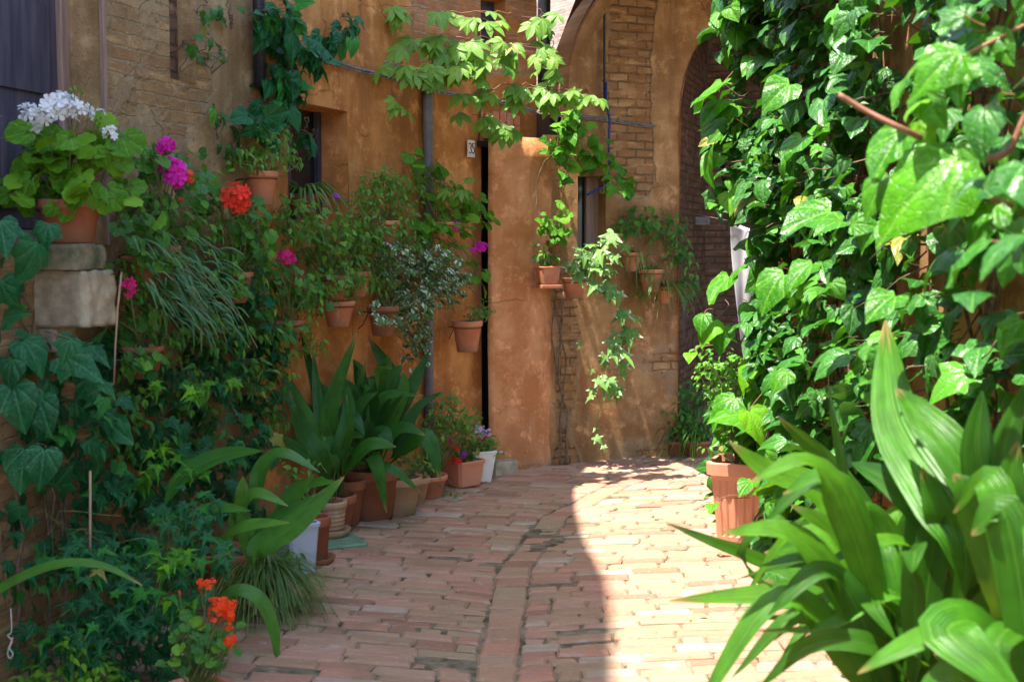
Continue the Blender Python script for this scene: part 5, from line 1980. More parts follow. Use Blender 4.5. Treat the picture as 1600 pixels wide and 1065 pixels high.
# ---- Virginia creeper over the cable
def creeper():
    t = thing('virginia_creeper', 'pale green creeper with five-fingered leaves hanging from the cable over the doorway', 'climber', (*A(A.hit(700)), 2.2), 'climbers over the doorway')
    L, st = MB(), MB()

    def spray(pts, n, size, spread=.1, d=None, wu=.8):
        P = spline([at(*p) for p in pts], 30)
        P = P + rg.normal(0, .006, P.shape)
        tube(st, P, .0028, 5)
        for k in range(n):
            p = P[rg.integers(2, 30)] + np.array([rg.normal(0, spread), rg.normal(0, spread * .7), -abs(rg.normal(.02, spread * .5))])
            nn = nrm(np.array([.15, -.45, wu]) + rnd3(.28))
            tp = nrm(np.array([rg.normal(0, .8), -.6, -.55]))
            sz = size * rg.uniform(.65, 1.15)
            put(L, T['palm'][rg.integers(4)], p, tp, nn, sz, rg.random())
            q = P[rg.integers(2, 30)]
            stalk(st, p, p + (q - p) * min(1, .12 / (np.linalg.norm(q - p) + 1e-6)), .0013, .008)
    spray([(560, 5, 7.2), (640, 10, 7.3), (720, 20, 7.4), (800, 20, 7.6)], 12, .13, .08)
    spray([(640, 60, 7.2), (700, 55, 7.3), (760, 70, 7.4), (830, 70, 7.6)], 34, .13, .10)
    spray([(640, 95, 7.2), (700, 100, 7.3), (760, 90, 7.4)], 22, .12, .08)
    spray([(600, 95, 7.1), (640, 105, 7.1), (670, 118, 7.15)], 12, .12, .05)
    spray([(740, 150, 7.4), (800, 130, 7.5), (860, 140, 7.55), (905, 140, 7.55)], 26, .12, .08)
    spray([(740, 180, 7.5), (780, 190, 7.6), (830, 200, 7.65)], 12, .12, .07)
    spray([(840, 10, 7.7), (862, 60, 7.7), (868, 110, 7.7)], 10, .11, .05)
    spray([(612, 140, 7.1), (620, 160, 7.1), (625, 182, 7.1)], 3, .10, .02)
    spray([(680, 250, 7.6), (700, 290, 7.5), (735, 300, 7.5)], 5, .08, .05)
    L.build('foliage', M['creeper'], t)
    st.build('stem_network', M['redstem'], t, kind='stuff')
    # second climber running down past the corner
    t = thing('grape_ivy', 'glossy climbing ivy hanging down beside the pier with yellowish leaves', 'climber', at(880, 400, 8.1), 'climbers over the doorway')
    L, st = MB(), MB()
    for a in ((890, 190, 28, 18, 16, 8.25), (875, 235, 26, 26, 20, 8.25), (890, 210, 20, 26, 14, 8.22), (935, 235, 26, 20, 14, 8.36), (945, 262, 30, 24, 14, 8.42), (880, 270, 12, 20, 8, 8.25), (965, 290, 26, 20, 12, 8.35)):
        blob(L, st, 'heart', a[0], a[1], a[5], a[2], a[3], .07, a[4], .085, (.3, -.85, .2), wr=.6)
    for pts in (((866, 180), (872, 230), (845, 262), (838, 320), (850, 360)), ((900, 190), (885, 260), (878, 330), (872, 420)), ((945, 200), (950, 260), (940, 300))):
        vine(st, [at(x, y, 8.22) for x, y in pts], .004, .002, 26, .01)
    for pts in (((868, 455), (862, 520), (872, 600), (884, 650), (880, 724)), ((878, 455), (874, 520), (870, 580), (882, 645), (884, 726)), ((866, 470), (880, 560), (874, 640), (872, 724))):
        q = [B_.on(x + 0, y, .025) if x >= 868 else at(x, y, 8.3) for x, y in pts]
        vine(st, q, .006, .006, 26, .006)
    L.build('foliage', M['ivy_young'], t)
    st.build('stem_network', M['bark'], t, kind='stuff')


creeper()


# ---- wall of the arched house: pots and plants
def arch_plants():
    nB = B_.normal(.5)
    HB = 'pots hung on the wall of the arched house'

    def hp(px, py, off=.14):
        return hang(B_, px, py, off)

    def hpot(name, label, px, py, rb, rt, h, mk='terra', fn=None, off=.13, lm='small'):
        c = hp(px, py, off) if px > 868 else at(px, py, 8.2)
        t = thing(name, label, 'potted plant', c, HB)
        pot(t, c, rb, rt, h, M[mk], h * .16, .005)
        ring_bracket(t, c + UP * h * .8, rt, nB)
        L, st = MB(), MB()
        fn(t, L, st, c + UP * (h - .02))
        done(t, L, st, lm)

    def spider(n, lo, hi, w=(.007, .012), arch=(.4, 1.3)):
        def f(t, L, st, root):
            for k in range(n):
                a = rg.uniform(0, 2 * PI)
                strap(L, root + rnd3(.01), (math.cos(a), math.sin(a) - .3), rg.uniform(lo, hi), rg.uniform(*arch), rg.uniform(*w), 9, None, rg.uniform(.9, 1.5))
        return f
    hpot('spider_plant', 'spider plant in the leftmost of the three pots by the passage, broad split pot', 986, 424, .035, .068, .125, 'terra', spider(50, .10, .20, (.007, .011), (.7, 1.5)), lm='grass')
    hpot('spider_plant', 'spider plant in the middle and brightest pot of the three by the passage', 1017, 456, .055, .076, .15, 'terra', spider(60, .10, .22, (.007, .011), (.6, 1.5)), lm='grass')
    hpot('spider_plant', 'spider plant with long blades hanging from the lowest pot by the passage', 1038, 474, .03, .055, .115, 'terra', spider(100, .22, .45, (.007, .011), (.1, .9)), lm='grass')

    def ger(px, py, rx, ry, n, d, size, kind='ger'):
        def f(t, L, st, root):
            for p in blob(L, None, kind, px, py, d, rx, ry, .1, n, size, nB, wu=.6, droop=.4):
                stalk(st, root, p, .0017, .015)
        return f
    # rectangular pot on a ledge of the pier
    c = at(855, 444, 8.17)
    t = thing('potted_succulent', 'small plant in a square terracotta pot fixed to the right edge of the pier', 'potted plant', c, HB)
    square_pot(t, c, .115, .135, .115, (.9, .42), M['terra'], .003, .012)
    L, st = MB(), MB()
    for b in ((856, 402, 18, 10, 26), (846, 385, 8, 10, 5)):
        for p in blob(L, None, 'oval', b[0], b[1], 8.15, b[2], b[3], .05, b[4], .045, nB, wu=.7):
            stalk(st, c + UP * .1, p, .002, .01)
    done(t, L, st, 'small')
    s = MB()
    box(s, c - UP * .022, .15, .15, .02, (.9, .42), .004)
    s.build('ledge', M['terra'], t, False)
    hpot('potted_geranium', 'light green geranium on the pier corner above the square pot', 866, 395, .03, .05, .08, 'terra_dark', ger(868, 345, 26, 34, 46, 8.14, .055), lm='geranium')

    def big(t, L, st, root):
        for a in ((920, 402, 36, 22, 26), (910, 420, 26, 14, 18), (945, 382, 22, 16, 9), (950, 425, 14, 20, 6)):
            d = float(hp(a[0], 400, .26)[1])
            for p in blob(L, st, 'deep', a[0], a[1], d, a[2], a[3], .10, a[4], .085, nB, wu=.7, droop=.5, wo=.6)[::3]:
                stalk(st, root, p, .002, .015)
        prev = None
        for k, (x, y, s) in enumerate(((938, 400, .1), (960, 375, .12), (932, 450, .09), (953, 455, .10), (966, 462, .085), (975, 495, .10), (990, 500, .07), (985, 525, .12), (960, 540, .1), (970, 560, .11), (950, 600, .115), (932, 600, .08), (962, 612, .10), (930, 688, .06), (975, 575, .08), (945, 560, .06))):
            p = hp(x, y, .30 if k < 9 else .32)
            nn = nrm(np.array([.1, -.55, .75]) + rnd3(.25))
            put(L, T['deep'][k % 3], p + UP * s * .4, nrm(np.array([rg.normal(0, .4), -.5, -.6])), nn, s * 1.25, rg.random())
            for _ in range(2):
                put(L, T['deep'][rg.integers(3)], p + rnd3(.045), nrm(np.array([rg.normal(0, .5), -.5, -.5])), nrm(nn + rnd3(.2)), s * rg.uniform(.6, .95), rg.random())
        vine(st, [root] + [hp(x, y, .28) for x, y in ((925, 440), (950, 455), (975, 500), (985, 520), (960, 545), (965, 580), (945, 610), (930, 690))], .003, .0015, 40, .006)
        for (x, y) in ((917, 410), (937, 411)):
            d = hp(x, y, .2)
            head(t, d, .014, M['red'], 5, fsize=.011)
    hpot('trailing_vine', 'bright sunlit vine with deeply cut pale leaves trailing from a terracotta pot', 897, 466, .05, .072, .13, 'terra', big, lm='vine')

    # dark bushes around the passage mouth
    t = thing('dark_climber', 'dark shaded climber bunched on the wall above the spider plants', 'climber', hp(1010, 380, .1))
    L, st = MB(), MB()
    for a in ((1000, 345, 36, 24, 80), (1040, 350, 40, 30, 100), (1062, 390, 22, 36, 60), (1078, 440, 16, 40, 40), (980, 352, 26, 16, 40)):
        d = float(hp(a[0], 400, .07)[1])
        blob(L, st, 'oval', a[0], a[1], d, a[2], a[3], .1, a[4], .05, nB, wr=.6)
    for k in range(8):
        vine(st, [hp(1000, 470, .05), hp(1010 + rg.normal(0, 20), 420, .06), hp(1020 + rg.normal(0, 30), 350, .1)], .003, .0015, 14, .008, 4)
    done(t, L, st, 'geranium_dark')
    for (px, py, lab, rb, rt, h) in ((1056, 712, 'low terracotta pot with a small bushy plant in the dark corner of the passage', .07, .085, .10), (1092, 716, 'second dark pot further right in the passage corner, half hidden by the shrub', .07, .09, .12)):
        g = ground(px, py)
        c = np.array([g[0], g[1] + .07, 0])
        t = thing('potted_bush', lab, 'potted plant', c, 'pots in the passage corner')
        pot(t, c, rb, rt, h, M['terra_dark'])
        L, st = MB(), MB()
        for b in ((px, py - 60, 34, 26, 120), (px - 5, py - 40, 26, 16, 60), (px + 18, py - 95, 26, 26, 70)):
            for p in blob(L, st, 'oval', b[0], b[1], c[1], b[2], b[3], .12, b[4], .045, nB, wu=.7)[::6]:
                stalk(st, c + UP * .08, p, .002, .02)
        for k in range(26):
            a = rg.uniform(0, 2 * PI)
            strap(L, c + UP * .09, (math.cos(a), math.sin(a)), rg.uniform(.25, .5), rg.uniform(.9, 1.6), .012)
        done(t, L, st, 'geranium_dark')
    # pipe and blue cable on the wall
    mb = MB()
    tube(mb, [B_.on(941, 175, .03), B_.on(941, 100, .03), B_.on(941, 0, .03), B_.on(941, -140, .03)], .008, 8)
    mb.build('black_pipe', M['blackpipe'], None, True, 'thin black pipe running straight down the wall left of the brick pier', 'pipe')
    mb = MB()
    a0 = at(850, 60, 8.75)
    tube(mb, [np.array([a0[0], a0[1], z]) for z in (2.2, 2.8, 3.4, 4.4)], .045, 10)  # dark upright cylinder filling the gap beside the upper arch
    mb.build('dark_upright', M['blackpipe'], None, True, 'thick dark upright in the gap between the ochre house and the upper arch', 'pipe')
    mb = MB()
    P = [B_.on(942, 130, .045), B_.on(943, 165, .045), B_.on(947, 190, .05), B_.on(945, 225, .055), B_.on(945, 270, .06), B_.on(938, 290, .06), B_.on(925, 297, .06), B_.on(912, 305, .05)]
    tube(mb, spline(P, 40), .0075, 8)
    mb.build('blue_cable', M['bluecable'], None, True, 'blue hose hanging from the black pipe and swinging left at the wall window', 'hose')
    t = thing('wall_lamp', 'small grey metal box fixed to the passage wall under the arch', 'box', at(1092, 345, 9.6))
    # sits on the passage side wall, seen end-on
    mb = MB()
    c = at(1090, 351, 10.9)
    box(mb, c, .19, .10, .065, (1, .1), .008)
    mb.build('body', M['metalbox'], t, False)
    mb = MB()
    box(mb, c + np.array([0, -.056, .01]), .16, .01, .045, (1, .1), .003)
    mb.build('cover', M['lead'], t, False)
    mb = MB()
    box(mb, c + np.array([.02, .25, .01]), .05, .42, .045, (1, .1), .003)
    mb.build('arm', M['lead'], t, False)


arch_plants()


# ---- right side
def planter_right():
    g = ground(1146, 852)
    c = np.array([g[0] + .07, g[1] + .14, 0])
    t = thing('ribbed_planter', 'square ribbed terracotta planter with a small-leaved shrub on the right of the lane', 'planter', c)
    square_pot(t, c, .215, .285, .40, (.93, -.37), M['terra_light'], .014, .06, 5)
    L, st = MB(), MB()
    root = c + UP * .37
    for a in ((1155, 610, 55, 55, 180), (1130, 590, 50, 30, 90), (1160, 560, 40, 30, 70), (1110, 575, 26, 18, 36), (1155, 665, 40, 34, 80), (1190, 600, 40, 60, 80), (1100, 700, 14, 8, 8), (1105, 545, 20, 14, 18)):
        P = blob(L, None, 'rose', a[0], a[1], c[1] + .06, a[2], a[3], .15, a[4], .034, (-.4, -.6, .3), wu=.8, wr=.6, wo=.5, droop=.3)
        for p in P[::9]:
            P3 = spline([root + rnd3(.03), (root + p) / 2 + np.array([0, 0, .05]) + rnd3(.02), p], 8)
            tube(st, P3, .0018, 4)
    done(t, L, st, 'rose')
    # wire round the pot
    mb = MB()
    k = .27 / 2 + .006
    z = .235
    P = [c + np.array([-k - .10, -k, z - .01]), c + np.array([-k - .05, -k - .01, z - .02]), c + np.array([-k, -k, z]), c + np.array([k, -k, z + .004]), c + np.array([k, k, z]), c + np.array([-k, k, z]), c + np.array([-k, -k, z + .002])]
    tube(mb, P, .0016, 5)
    mb.build('wire', M['iron'], t)


planter_right()


def cloth():
    d = 7.25
    t = thing('hanging_cloth', 'white cloth hanging on a line behind the edge of the right-hand ivy', 'cloth', at(1165, 340, d))
    V, F, U = [], [], []
    nx, nz = 60, 30
    a, b = at(1141, 345, d), at(1238, 345, d + .15)
    for i in range(nx + 1):
        for j in range(nz + 1):
            x, s = i / nx, j / nz
            p = a + (b - a) * (x - .08 * s * (1 - x)) + np.array([0, 0, -.86 * s - .05 * math.sin(PI * x)])
            w = (.3 + .7 * s)
            p = p + np.array([.05 * s + .014 * w * math.sin(x * 14 + s * 2), .018 * w * math.sin(x * 11 + 2.5 * s) + .010 * w * math.sin(x * 27 + 2 + s * 5) + .008 * math.sin(s * 9 + x * 8), 0])
            p[0] += .07 * (s ** 2)
            V.append(p)
            U.append((x, s))
    for i in range(nx):
        for j in range(nz):
            q = i * (nz + 1) + j
            F.append((q, q + nz + 1, q + nz + 2, q + 1))
    mb = MB()
    mb.add(V, F, U)
    o = mb.build('sheet', M['cloth'], t)
    mod = o.modifiers.new('thick', 'SOLIDIFY')
    mod.thickness = .0015
    l = MB()
    tube(l, [at(1262, 338, d + .25), (a + b) / 2 + UP * .0, at(1136, 344, d - .01), hang(B_, 1062, 330, .02)], .002, 5)
    l.build('line', M['string'], t)


cloth()


# ---- the big ivy on the right
def XW(y):
    return float(np.interp(y, [-.6, 3.5, 7.12], [1.72, 1.52, 1.45]))


def right_ivy():
    t = thing('ivy_hedge', 'huge glossy ivy covering the whole right-hand wall', 'ivy', (1.45, 4.6, 0), 'ivy on the right')
    L, st = MB(), MB()
    cnt = 0
    O = np.array([-.86, -.30, .0])

    def env(y, z):
        e = .30 + .18 * mnoise.noise(Vector((y * 1.6, z * 1.6, 2))) + .05 * mnoise.noise(Vector((y * 5, z * 5, 7)))
        e += .06 * max(0, (y - 5.2)) / 1.6
        return e
    while cnt < 4300:
        y = rg.uniform(1.6, 7.0) if rg.random() < .7 else rg.uniform(5.0, 7.05)
        z = rg.uniform(.05, 3.45)
        if z < .5 and rg.random() < .5:
            continue
        if y < 3.6 and z < 1.35 and rg.random() < .45:
            continue
        dens = .62 + 1.5 * mnoise.noise(Vector((y * 2.4, z * 2.4, 11))) + .6 * mnoise.noise(Vector((y * 6, z * 6, 4)))
        if rg.random() > max(.10, dens):
            continue
        e = env(y, z)
        u = 1 - abs(rg.normal(0, .33))
        if u < 0.05:
            continue
        p = np.array([XW(y) - e * u, y, z])
        if y > 5.6:
            qx = CX + FPX * p[0] / y
            qy = 370 + FPX * (CAMZ - z) / y
            if 330 < qy < 620 and qx < 1180 + 12 * math.sin(qy * .06):
                continue
            if qx < 1105:
                continue
        big = rg.random() < .42
        s = rg.uniform(.09, .145) if big else rg.uniform(.06, .095)
        if y < 3.2:
            s *= .9
        out = O if y < 6.7 else np.array([-.6, -.75, 0])
        leaf_at(L, st, 'heart' if rg.random() < .55 else 'ivy', p, out, s, wu=.75, wr=.75, wo=.55, droop=.65)
        cnt += 1
    for k in range(55):
        y = rg.uniform(1.8, 6.9)
        x0 = XW(y) - .03
        z1 = rg.uniform(1.2, 3.4)
        pts = [np.array([x0, y, 0])]
        for q in np.linspace(.3, z1, 6):
            pts.append(np.array([XW(y) - rg.uniform(.02, .14), y + rg.normal(0, .12), q]))
        vine(st, pts, .009, .003, 26, .012, 5)
    for k in range(120):
        y, z = rg.uniform(1.8, 6.9), rg.uniform(.2, 3.3)
        e = env(y, z)
        a = np.array([XW(y) - .05, y, z])
        b = np.array([XW(y) - e * rg.uniform(.7, 1.1), y + rg.normal(0, .15), z + rg.normal(0, .15)])
        vine(st, [a, (a + b) / 2 + rnd3(.03), b], .004, .002, 8, .006, 4)
    L.build('foliage', M['ivy'], t)
    st.build('stem_network', M['bark'], t, kind='stuff')

    # lime-green shoots leaning out over the lane at the far edge
    t = thing('ivy_shoots', 'lime green ivy shoots leaning out at the far left edge of the big ivy', 'ivy', (1.1, 6.6, 0), 'ivy on the right')
    L, st = MB(), MB()
    sh = [((1118, 30), (1128, 45), 6.4), ((1125, 20), (1120, 40), 6.4), ((1150, 45), (1152, 68), 6.4), ((1130, 130), (1082, 168), 6.3), ((1135, 155), (1090, 182), 6.3), ((1150, 165), (1115, 172), 6.3),
          ((1135, 185), (1095, 205), 6.35), ((1110, 230), (1095, 284), 6.3), ((1140, 300), (1140, 330), 6.3), ((1165, 300), (1142, 330), 6.3), ((1200, 310), (1175, 320), 6.3), ((1140, 432), (1106, 468), 6.2), ((1160, 415), (1135, 430), 6.2),
          ((1115, 500), (1092, 530), 6.2), ((1130, 510), (1118, 545), 6.2), ((1100, 490), (1090, 515), 6.2), ((1080, 550), (1075, 560), 6.2), ((1125, 240), (1095, 260), 6.35), ((1170, 640), (1195, 690), 5.6), ((1230, 755), (1165, 760), 5.6),
          ((1175, 750), (1155, 768), 5.5), ((1115, 785), (1108, 795), 5.9), ((1110, 150), (1080, 150), 6.3), ((1185, 90), (1160, 110), 6.3), ((1140, 10), (1150, 30), 6.3),
          ((1180, 560), (1150, 600), 6.0), ((1200, 600), (1160, 650), 5.9), ((1170, 650), (1120, 640), 6.0), ((1150, 620), (1110, 655), 6.05), ((1215, 640), (1180, 680), 5.7), ((1190, 700), (1210, 730), 5.6), ((1170, 470), (1200, 510), 6.2), ((1195, 360), (1165, 400), 6.2), ((1210, 420), (1170, 450), 6.1)]
    for b, tp, d in sh:
        p, q = at(*b, d), at(*tp, d - .06)
        leng = max(np.linalg.norm(q - p), .07)
        put(L, T['heart'][rg.integers(4)], p, q - p, nrm(np.array([-.45, -.4, .7]) + rnd3(.25)), leng * 1.05, rg.random(), 1.1)
        stalk(st, p, p + np.array([.15, .1, .02]) + rnd3(.05), .002, .02)
    L.build('foliage', M['ivy_young'], t)
    st.build('stem_network', M['redstem'], t, kind='stuff')

    # big sunlit leaves close to the camera, upper right
    t = thing('ivy_branch', 'close ivy branch with large out-of-focus lime leaves, upper right', 'ivy', (1.3, 2.4, 0), 'ivy on the right')
    L, st = MB(), MB()
    D = 2.45
    lv = [((1530, 60), (1530, 128), .07), ((1545, 55), (1585, 100), .07), ((1500, 80), (1430, 130), 0), ((1500, 100), (1490, 165), .0), ((1440, 140), (1468, 200), .0), ((1440, 160), (1405, 170), 0), ((1440, 95), (1375, 160), .1),
          ((1500, 248), (1368, 340), -.02), ((1495, 225), (1510, 290), .0), ((1410, 205), (1358, 278), .1), ((1435, 190), (1460, 240), .05), ((1390, 275), (1345, 325), .15),
          ((1540, 300), (1470, 345), .05), ((1555, 320), (1505, 372), 0), ((1590, 280), (1560, 330), .1), ((1600, 340), (1575, 385), .05), ((1590, 400), (1560, 440), .1), ((1600, 500), (1565, 545), .1), ((1610, 520), (1570, 530), .1)]
    for b, tp, dd in lv:
        d = D + dd
        p, q = at(*b, d), at(*tp, d - .03)
        leng = np.linalg.norm(q - p)
        put(L, T['heart' if rg.random() < .4 else 'ivy'][rg.integers(4)], p, q - p, nrm(np.array([-.6, -.3, .5]) + rnd3(.3)), leng, rg.random(), 1.0)
    for b, tp, dd in [((1300, 330), (1200, 360), 1.6), ((1320, 345), (1262, 350), 1.4), ((1370, 345), (1330, 385), .9), ((1330, 350), (1385, 350), .9), ((1225, 425), (1170, 490), 1.6), ((1270, 410), (1220, 450), 1.5), ((1300, 440), (1320, 470), 1.2), ((1290, 450), (1275, 455), 1.2),
                      ((1230, 580), (1195, 610), 1.8), ((1400, 460), (1340, 500), .6), ((1360, 540), (1345, 565), .6), ((1380, 590), (1335, 590), .6), ((1365, 610), (1350, 630), .6), ((1235, 130), (1180, 175), 2.2), ((1255, 215), (1210, 260), 2.2), ((1225, 240), (1205, 290), 2.2)]:
        d = D + dd
        p, q = at(*b, d), at(*tp, d - .05)
        put(L, T['heart'][rg.integers(4)], p, q - p, nrm(np.array([-.55, -.35, .62]) + rnd3(.25)), np.linalg.norm(q - p) * .8, .2 * rg.random(), 1.1)
    for pts, r0 in (([(1310, 148, 2.5), (1350, 172, 2.5), (1400, 197, 2.47), (1440, 215, 2.5)], .006), ([(1640, 90, 2.5), (1598, 190, 2.5), (1570, 240, 2.5), (1510, 252, 2.45)], .007), ([(1660, 330, 2.6), (1600, 325, 2.55), (1540, 308, 2.5)], .005),
                    ([(1640, 20, 2.6), (1560, 60, 2.5), (1480, 100, 2.5)], .004), ([(1660, 330, 2.6), (1620, 200, 2.7), (1640, 90, 2.6), (1700, -60, 2.7)], .008)):
        tube(st, spline([at(*p) for p in pts], 16), r0, 8)
    L.build('foliage', M['ivy_young'], t)
    L = MB()
    for k in range(140):
        y = rg.uniform(1.9, 2.75)
        z = rg.uniform(1.36, 2.3)
        p = np.array([rg.uniform(.80, 1.3) * (.55 + .2 * y), y, z])
        if FPX * p[0] / y < 640:
            continue
        leaf_at(L, st, 'ivy' if rg.random() < .5 else 'heart', p, np.array([-.8, -.5, 0]), rg.uniform(.07, .11), wu=.7, wr=.6, wo=.6, droop=.7)
    L.build('darker_foliage', M['ivy'], t)
    st.build('stem_network', M['redstem'], t, kind='stuff')


right_ivy()


# ---- foreground aspidistra, right
def right_aspidistra():
    def clump(label, base, rt, h, bl, extra, seed, leanx=-.3):
        t = thing('aspidistra', label, 'potted plant', (base[0], base[1], 0), 'aspidistras')
        c = np.array([base[0], base[1], 0])
        # a plinth of bricks under the pot keeps it off the lane
        pot(t, c, rt * .75, rt, h, M['terra'])
        L = MB()
        r0 = c + UP * (h - .03)
        for P, W, nh, *k in bl:
            Q = [at(*q) for q in P]
            rt0 = r0 + np.array([rg.normal(0, .04), rg.normal(0, .04), 0])
            direct = k and k[0]
            pp = Q if direct else [rt0, rt0 * .45 + Q[0] * .55 + rnd3(.01)] + Q
            blade(L, pp, W * .86, np.array(nh), .08 if direct else .35, .35, 24, rg.random(), rg.uniform(-.25, .25), 7, blunt=.85)
        for k in range(extra):
            a = rg.uniform(0, 2 * PI)
            dv = np.array([math.cos(a) * .55 + leanx, math.sin(a) * .55, 0])
            H = rg.uniform(.22, .62)
            sp = rg.uniform(.18, .5)
            dr = rg.uniform(0, .34) * (sp * 2)
            blade(L, [r0 + dv * .04, r0 + dv * sp * .3 + UP * H * .55, r0 + dv * sp * .7 + UP * H, r0 + dv * sp * 1.15 + UP * (H - dr + .08)], rg.uniform(.05, .078), np.array([-.4, -.45, .8]), .28, .35, 18, rg.random(), rg.uniform(-.4, .4))
        L.build('foliage', M['blade'], t)
        return t
    N1 = (-.5, -.6, .55)
    N2 = (-.2, -.35, .9)
    b1 = [([(1510, 860, 2.38), (1470, 770, 2.45), (1400, 650, 2.62), (1383, 500, 2.85)], .15, (-.4, -.75, .5)),
          ([(1560, 880, 2.3), (1500, 720, 2.34), (1440, 650, 2.42), (1400, 607, 2.5)], .09, (-.4, -.6, .7)),
          ([(1520, 900, 2.45), (1470, 820, 2.5), (1400, 755, 2.6), (1330, 722, 2.7)], .105, (-.3, -.6, .7)),
          ([(1440, 900, 2.75), (1340, 860, 2.7), (1290, 770, 2.75), (1200, 735, 2.75), (1140, 690, 2.75)], .085, (-.3, -.7, .5)),
          ([(1360, 960, 2.8), (1340, 850, 2.8), (1315, 720, 2.8), (1294, 598, 2.8)], .045, (-.75, -.5, .1)),
          ([(1370, 930, 2.75), (1330, 830, 2.7), (1290, 775, 2.7), (1250, 757, 2.68)], .07, N2),
          ([(1420, 930, 2.7), (1360, 880, 2.65), (1290, 820, 2.65), (1236, 788, 2.65)], .06, N1),
          ([(1480, 930, 2.6), (1440, 862, 2.55), (1370, 845, 2.5), (1255, 900, 2.45)], .055, N2),
          ([(1560, 940, 2.3), (1550, 800, 2.3), (1530, 700, 2.3), (1535, 610, 2.3)], .10, (-.6, -.7, 0)),
          ([(1600, 960, 2.3), (1590, 830, 2.28), (1570, 720, 2.28), (1600, 600, 2.28)], .10, (-.6, -.7, 0)),
          ([(1540, 940, 2.45), (1500, 860, 2.42), (1470, 800, 2.4), (1440, 730, 2.42)], .10, (-.6, -.6, .3)),
          ([(1570, 980, 2.3), (1560, 880, 2.26), (1520, 780, 2.24), (1490, 740, 2.25)], .10, (-.6, -.6, .3)),
          ([(1620, 950, 2.2), (1610, 850, 2.2), (1580, 770, 2.2), (1590, 690, 2.2)], .10, (-.6, -.6, .3))]
    b2 = [([(1420, 1000, 2.72), (1380, 950, 2.68), (1330, 925, 2.65), (1180, 930, 2.6), (1046, 938, 2.58)], .082, (-.15, -.55, .85)),
          ([(1300, 1000, 3.2), (1250, 910, 3.15), (1170, 868, 3.1), (1110, 845, 3.05), (1040, 816, 3.0)], .045, (-.1, -.7, .6)),
          ([(1300, 1000, 3.1), (1160, 880, 3.05), (1200, 812, 3.0), (1225, 815, 2.98), (1236, 835, 2.98)], .035, (-.3, -.4, .8)),
          ([(1460, 1020, 2.5), (1420, 950, 2.48), (1380, 930, 2.45), (1290, 980, 2.42), (1180, 985, 2.4)], .06, N2),
          ([(1440, 1040, 2.45), (1400, 960, 2.45), (1360, 940, 2.42), (1400, 1000, 2.35)], .06, N2),
          ([(1420, 1060, 2.5), (1370, 1010, 2.4), (1270, 1005, 2.38), (1185, 1075, 2.36)], .06, (-.2, -.6, .7)),
          ([(1450, 1000, 2.7), (1420, 920, 2.7), (1380, 900, 2.68), (1325, 893, 2.65)], .045, N2),
          ([(1440, 980, 2.75), (1400, 930, 2.7), (1370, 915, 2.7), (1428, 930, 2.6)], .045, N2),
          ([(1430, 1010, 2.7), (1380, 970, 2.65), (1300, 960, 2.6), (1165, 968, 2.6)], .05, N2),
          ([(1400, 980, 2.9), (1340, 900, 2.9), (1270, 850, 2.9), (1200, 860, 2.85)], .06, N2), ([(1400, 960, 2.95), (1330, 850, 3.0), (1260, 820, 3.0), (1180, 835, 2.95)], .05, N2),
          ([(1390, 960, 2.9), (1310, 890, 2.9), (1230, 880, 2.9), (1150, 905, 2.85)], .05, N2), ([(1440, 1000, 2.6), (1360, 930, 2.55), (1280, 940, 2.5), (1210, 1000, 2.45)], .06, N2),
          ([(1430, 960, 2.8), (1400, 860, 2.8), (1360, 800, 2.8), (1330, 790, 2.75)], .07, N1), ([(1420, 960, 2.9), (1360, 820, 2.9), (1290, 720, 2.95), (1215, 650, 2.95)], .08, (-.5, -.7, .3))]
    b3 = [([(1600, 1070, 2.15), (1540, 1000, 2.12), (1475, 990, 2.08), (1400, 1020, 2.05), (1340, 1052, 2.04)], .085, N2),
          ([(1590, 1060, 2.1), (1530, 975, 2.06), (1480, 985, 2.02), (1540, 1040, 1.96), (1610, 1110, 1.92)], .11, (-.25, -.55, .8)),
          ([(1620, 1060, 2.1), (1600, 980, 2.05), (1560, 1000, 1.98), (1580, 1070, 1.95)], .07, N2)]
    clump('sunlit aspidistra with tall broad blades in the right foreground', (.80, 2.48), .17, .48, b1, 20, 1)
    clump('low aspidistra whose long pale blade points left across the lane, right foreground', (.92, 2.98), .15, .34, b2, 22, 2, -.25)
    clump('nearest aspidistra with broad drooping blades in the bottom right corner', (.86, 1.98), .15, .50, b3, 8, 3, .0)


right_aspidistra()

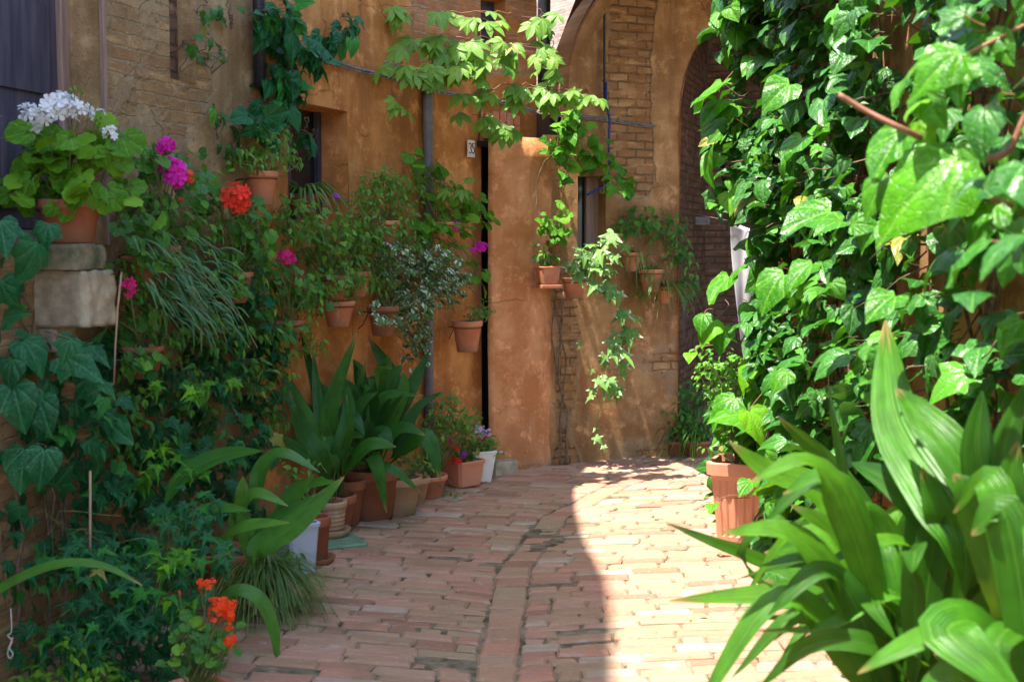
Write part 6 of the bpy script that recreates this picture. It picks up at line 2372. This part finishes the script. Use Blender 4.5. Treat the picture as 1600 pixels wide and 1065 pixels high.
# small litter on the paving
def litter():
    mb = MB()
    for (x, y) in ((598, 838), (1023, 990), (1106, 968), (490, 890), (700, 800), (740, 790), (910, 731), (950, 728), (560, 905), (860, 1000), (925, 876)):
        g = ground(x, y)
        put(mb, T['oval'][0], g + UP * .016, (rg.normal(), rg.normal(), .1), np.array([rg.normal(0, .2), rg.normal(0, .2), 1]), rg.uniform(.03, .05), rg.random())
    mb.build('fallen_leaves', plain_mat('dry_leaf', (0.28, 0.17, 0.06), (0.36, 0.3, 0.12), 40, .7), None, True, None, None, None, 'stuff')


litter()

# ------------------------------------------------------------------ light, sky, camera
RAY = Vector((.27, .18, -1.0)).normalized()
sun = bpy.data.lights.new('sun', 'SUN')
sun.energy = SUN_E
sun.angle = math.radians(.53)
sun.color = (1.0, .94, .84)
so = bpy.data.objects.new('sun', sun)
COL.objects.link(so)
so.rotation_euler = RAY.to_track_quat('-Z', 'Y').to_euler()
so.location = (-3, -2, 10)
w = bpy.data.worlds.new('World')
S.world = w
w.use_nodes = True
nt = w.node_tree
bg = nt.nodes['Background']
sky = nt.nodes.new('ShaderNodeTexSky')
sky.sky_type = 'NISHITA'
sky.sun_disc = False
sky.sun_elevation = math.asin(-RAY.z)
sky.sun_rotation = math.atan2(-RAY.x, -RAY.y)
sky.air_density = 1.0
sky.dust_density = 1.5
nt.links.new(sky.outputs[0], bg.inputs[0])
bg.inputs[1].default_value = SKY_S

cam = bpy.data.cameras.new('camera')
cam.sensor_width = 36
cam.lens = 36 * FPX / 1600
cam.clip_end = 500
cam.clip_start = .05
cam.dof.use_dof = True
cam.dof.focus_distance = 7.6
cam.dof.aperture_fstop = 5.0
co = bpy.data.objects.new('camera', cam)
COL.objects.link(co)
co.location = (0, 0, CAMZ)
co.rotation_euler = (PI / 2 - PITCH, 0, 0)
S.camera = co
S.view_settings.view_transform = 'Standard'
S.view_settings.look = 'None'
S.view_settings.gamma = 1
S.view_settings.exposure = EXPO
S.render.engine = 'CYCLES'
S.cycles.use_denoising = True
S.cycles.max_bounces = 10
S.cycles.diffuse_bounces = 5
S.cycles.transmission_bounces = 6
S.cycles.sample_clamp_indirect = 8
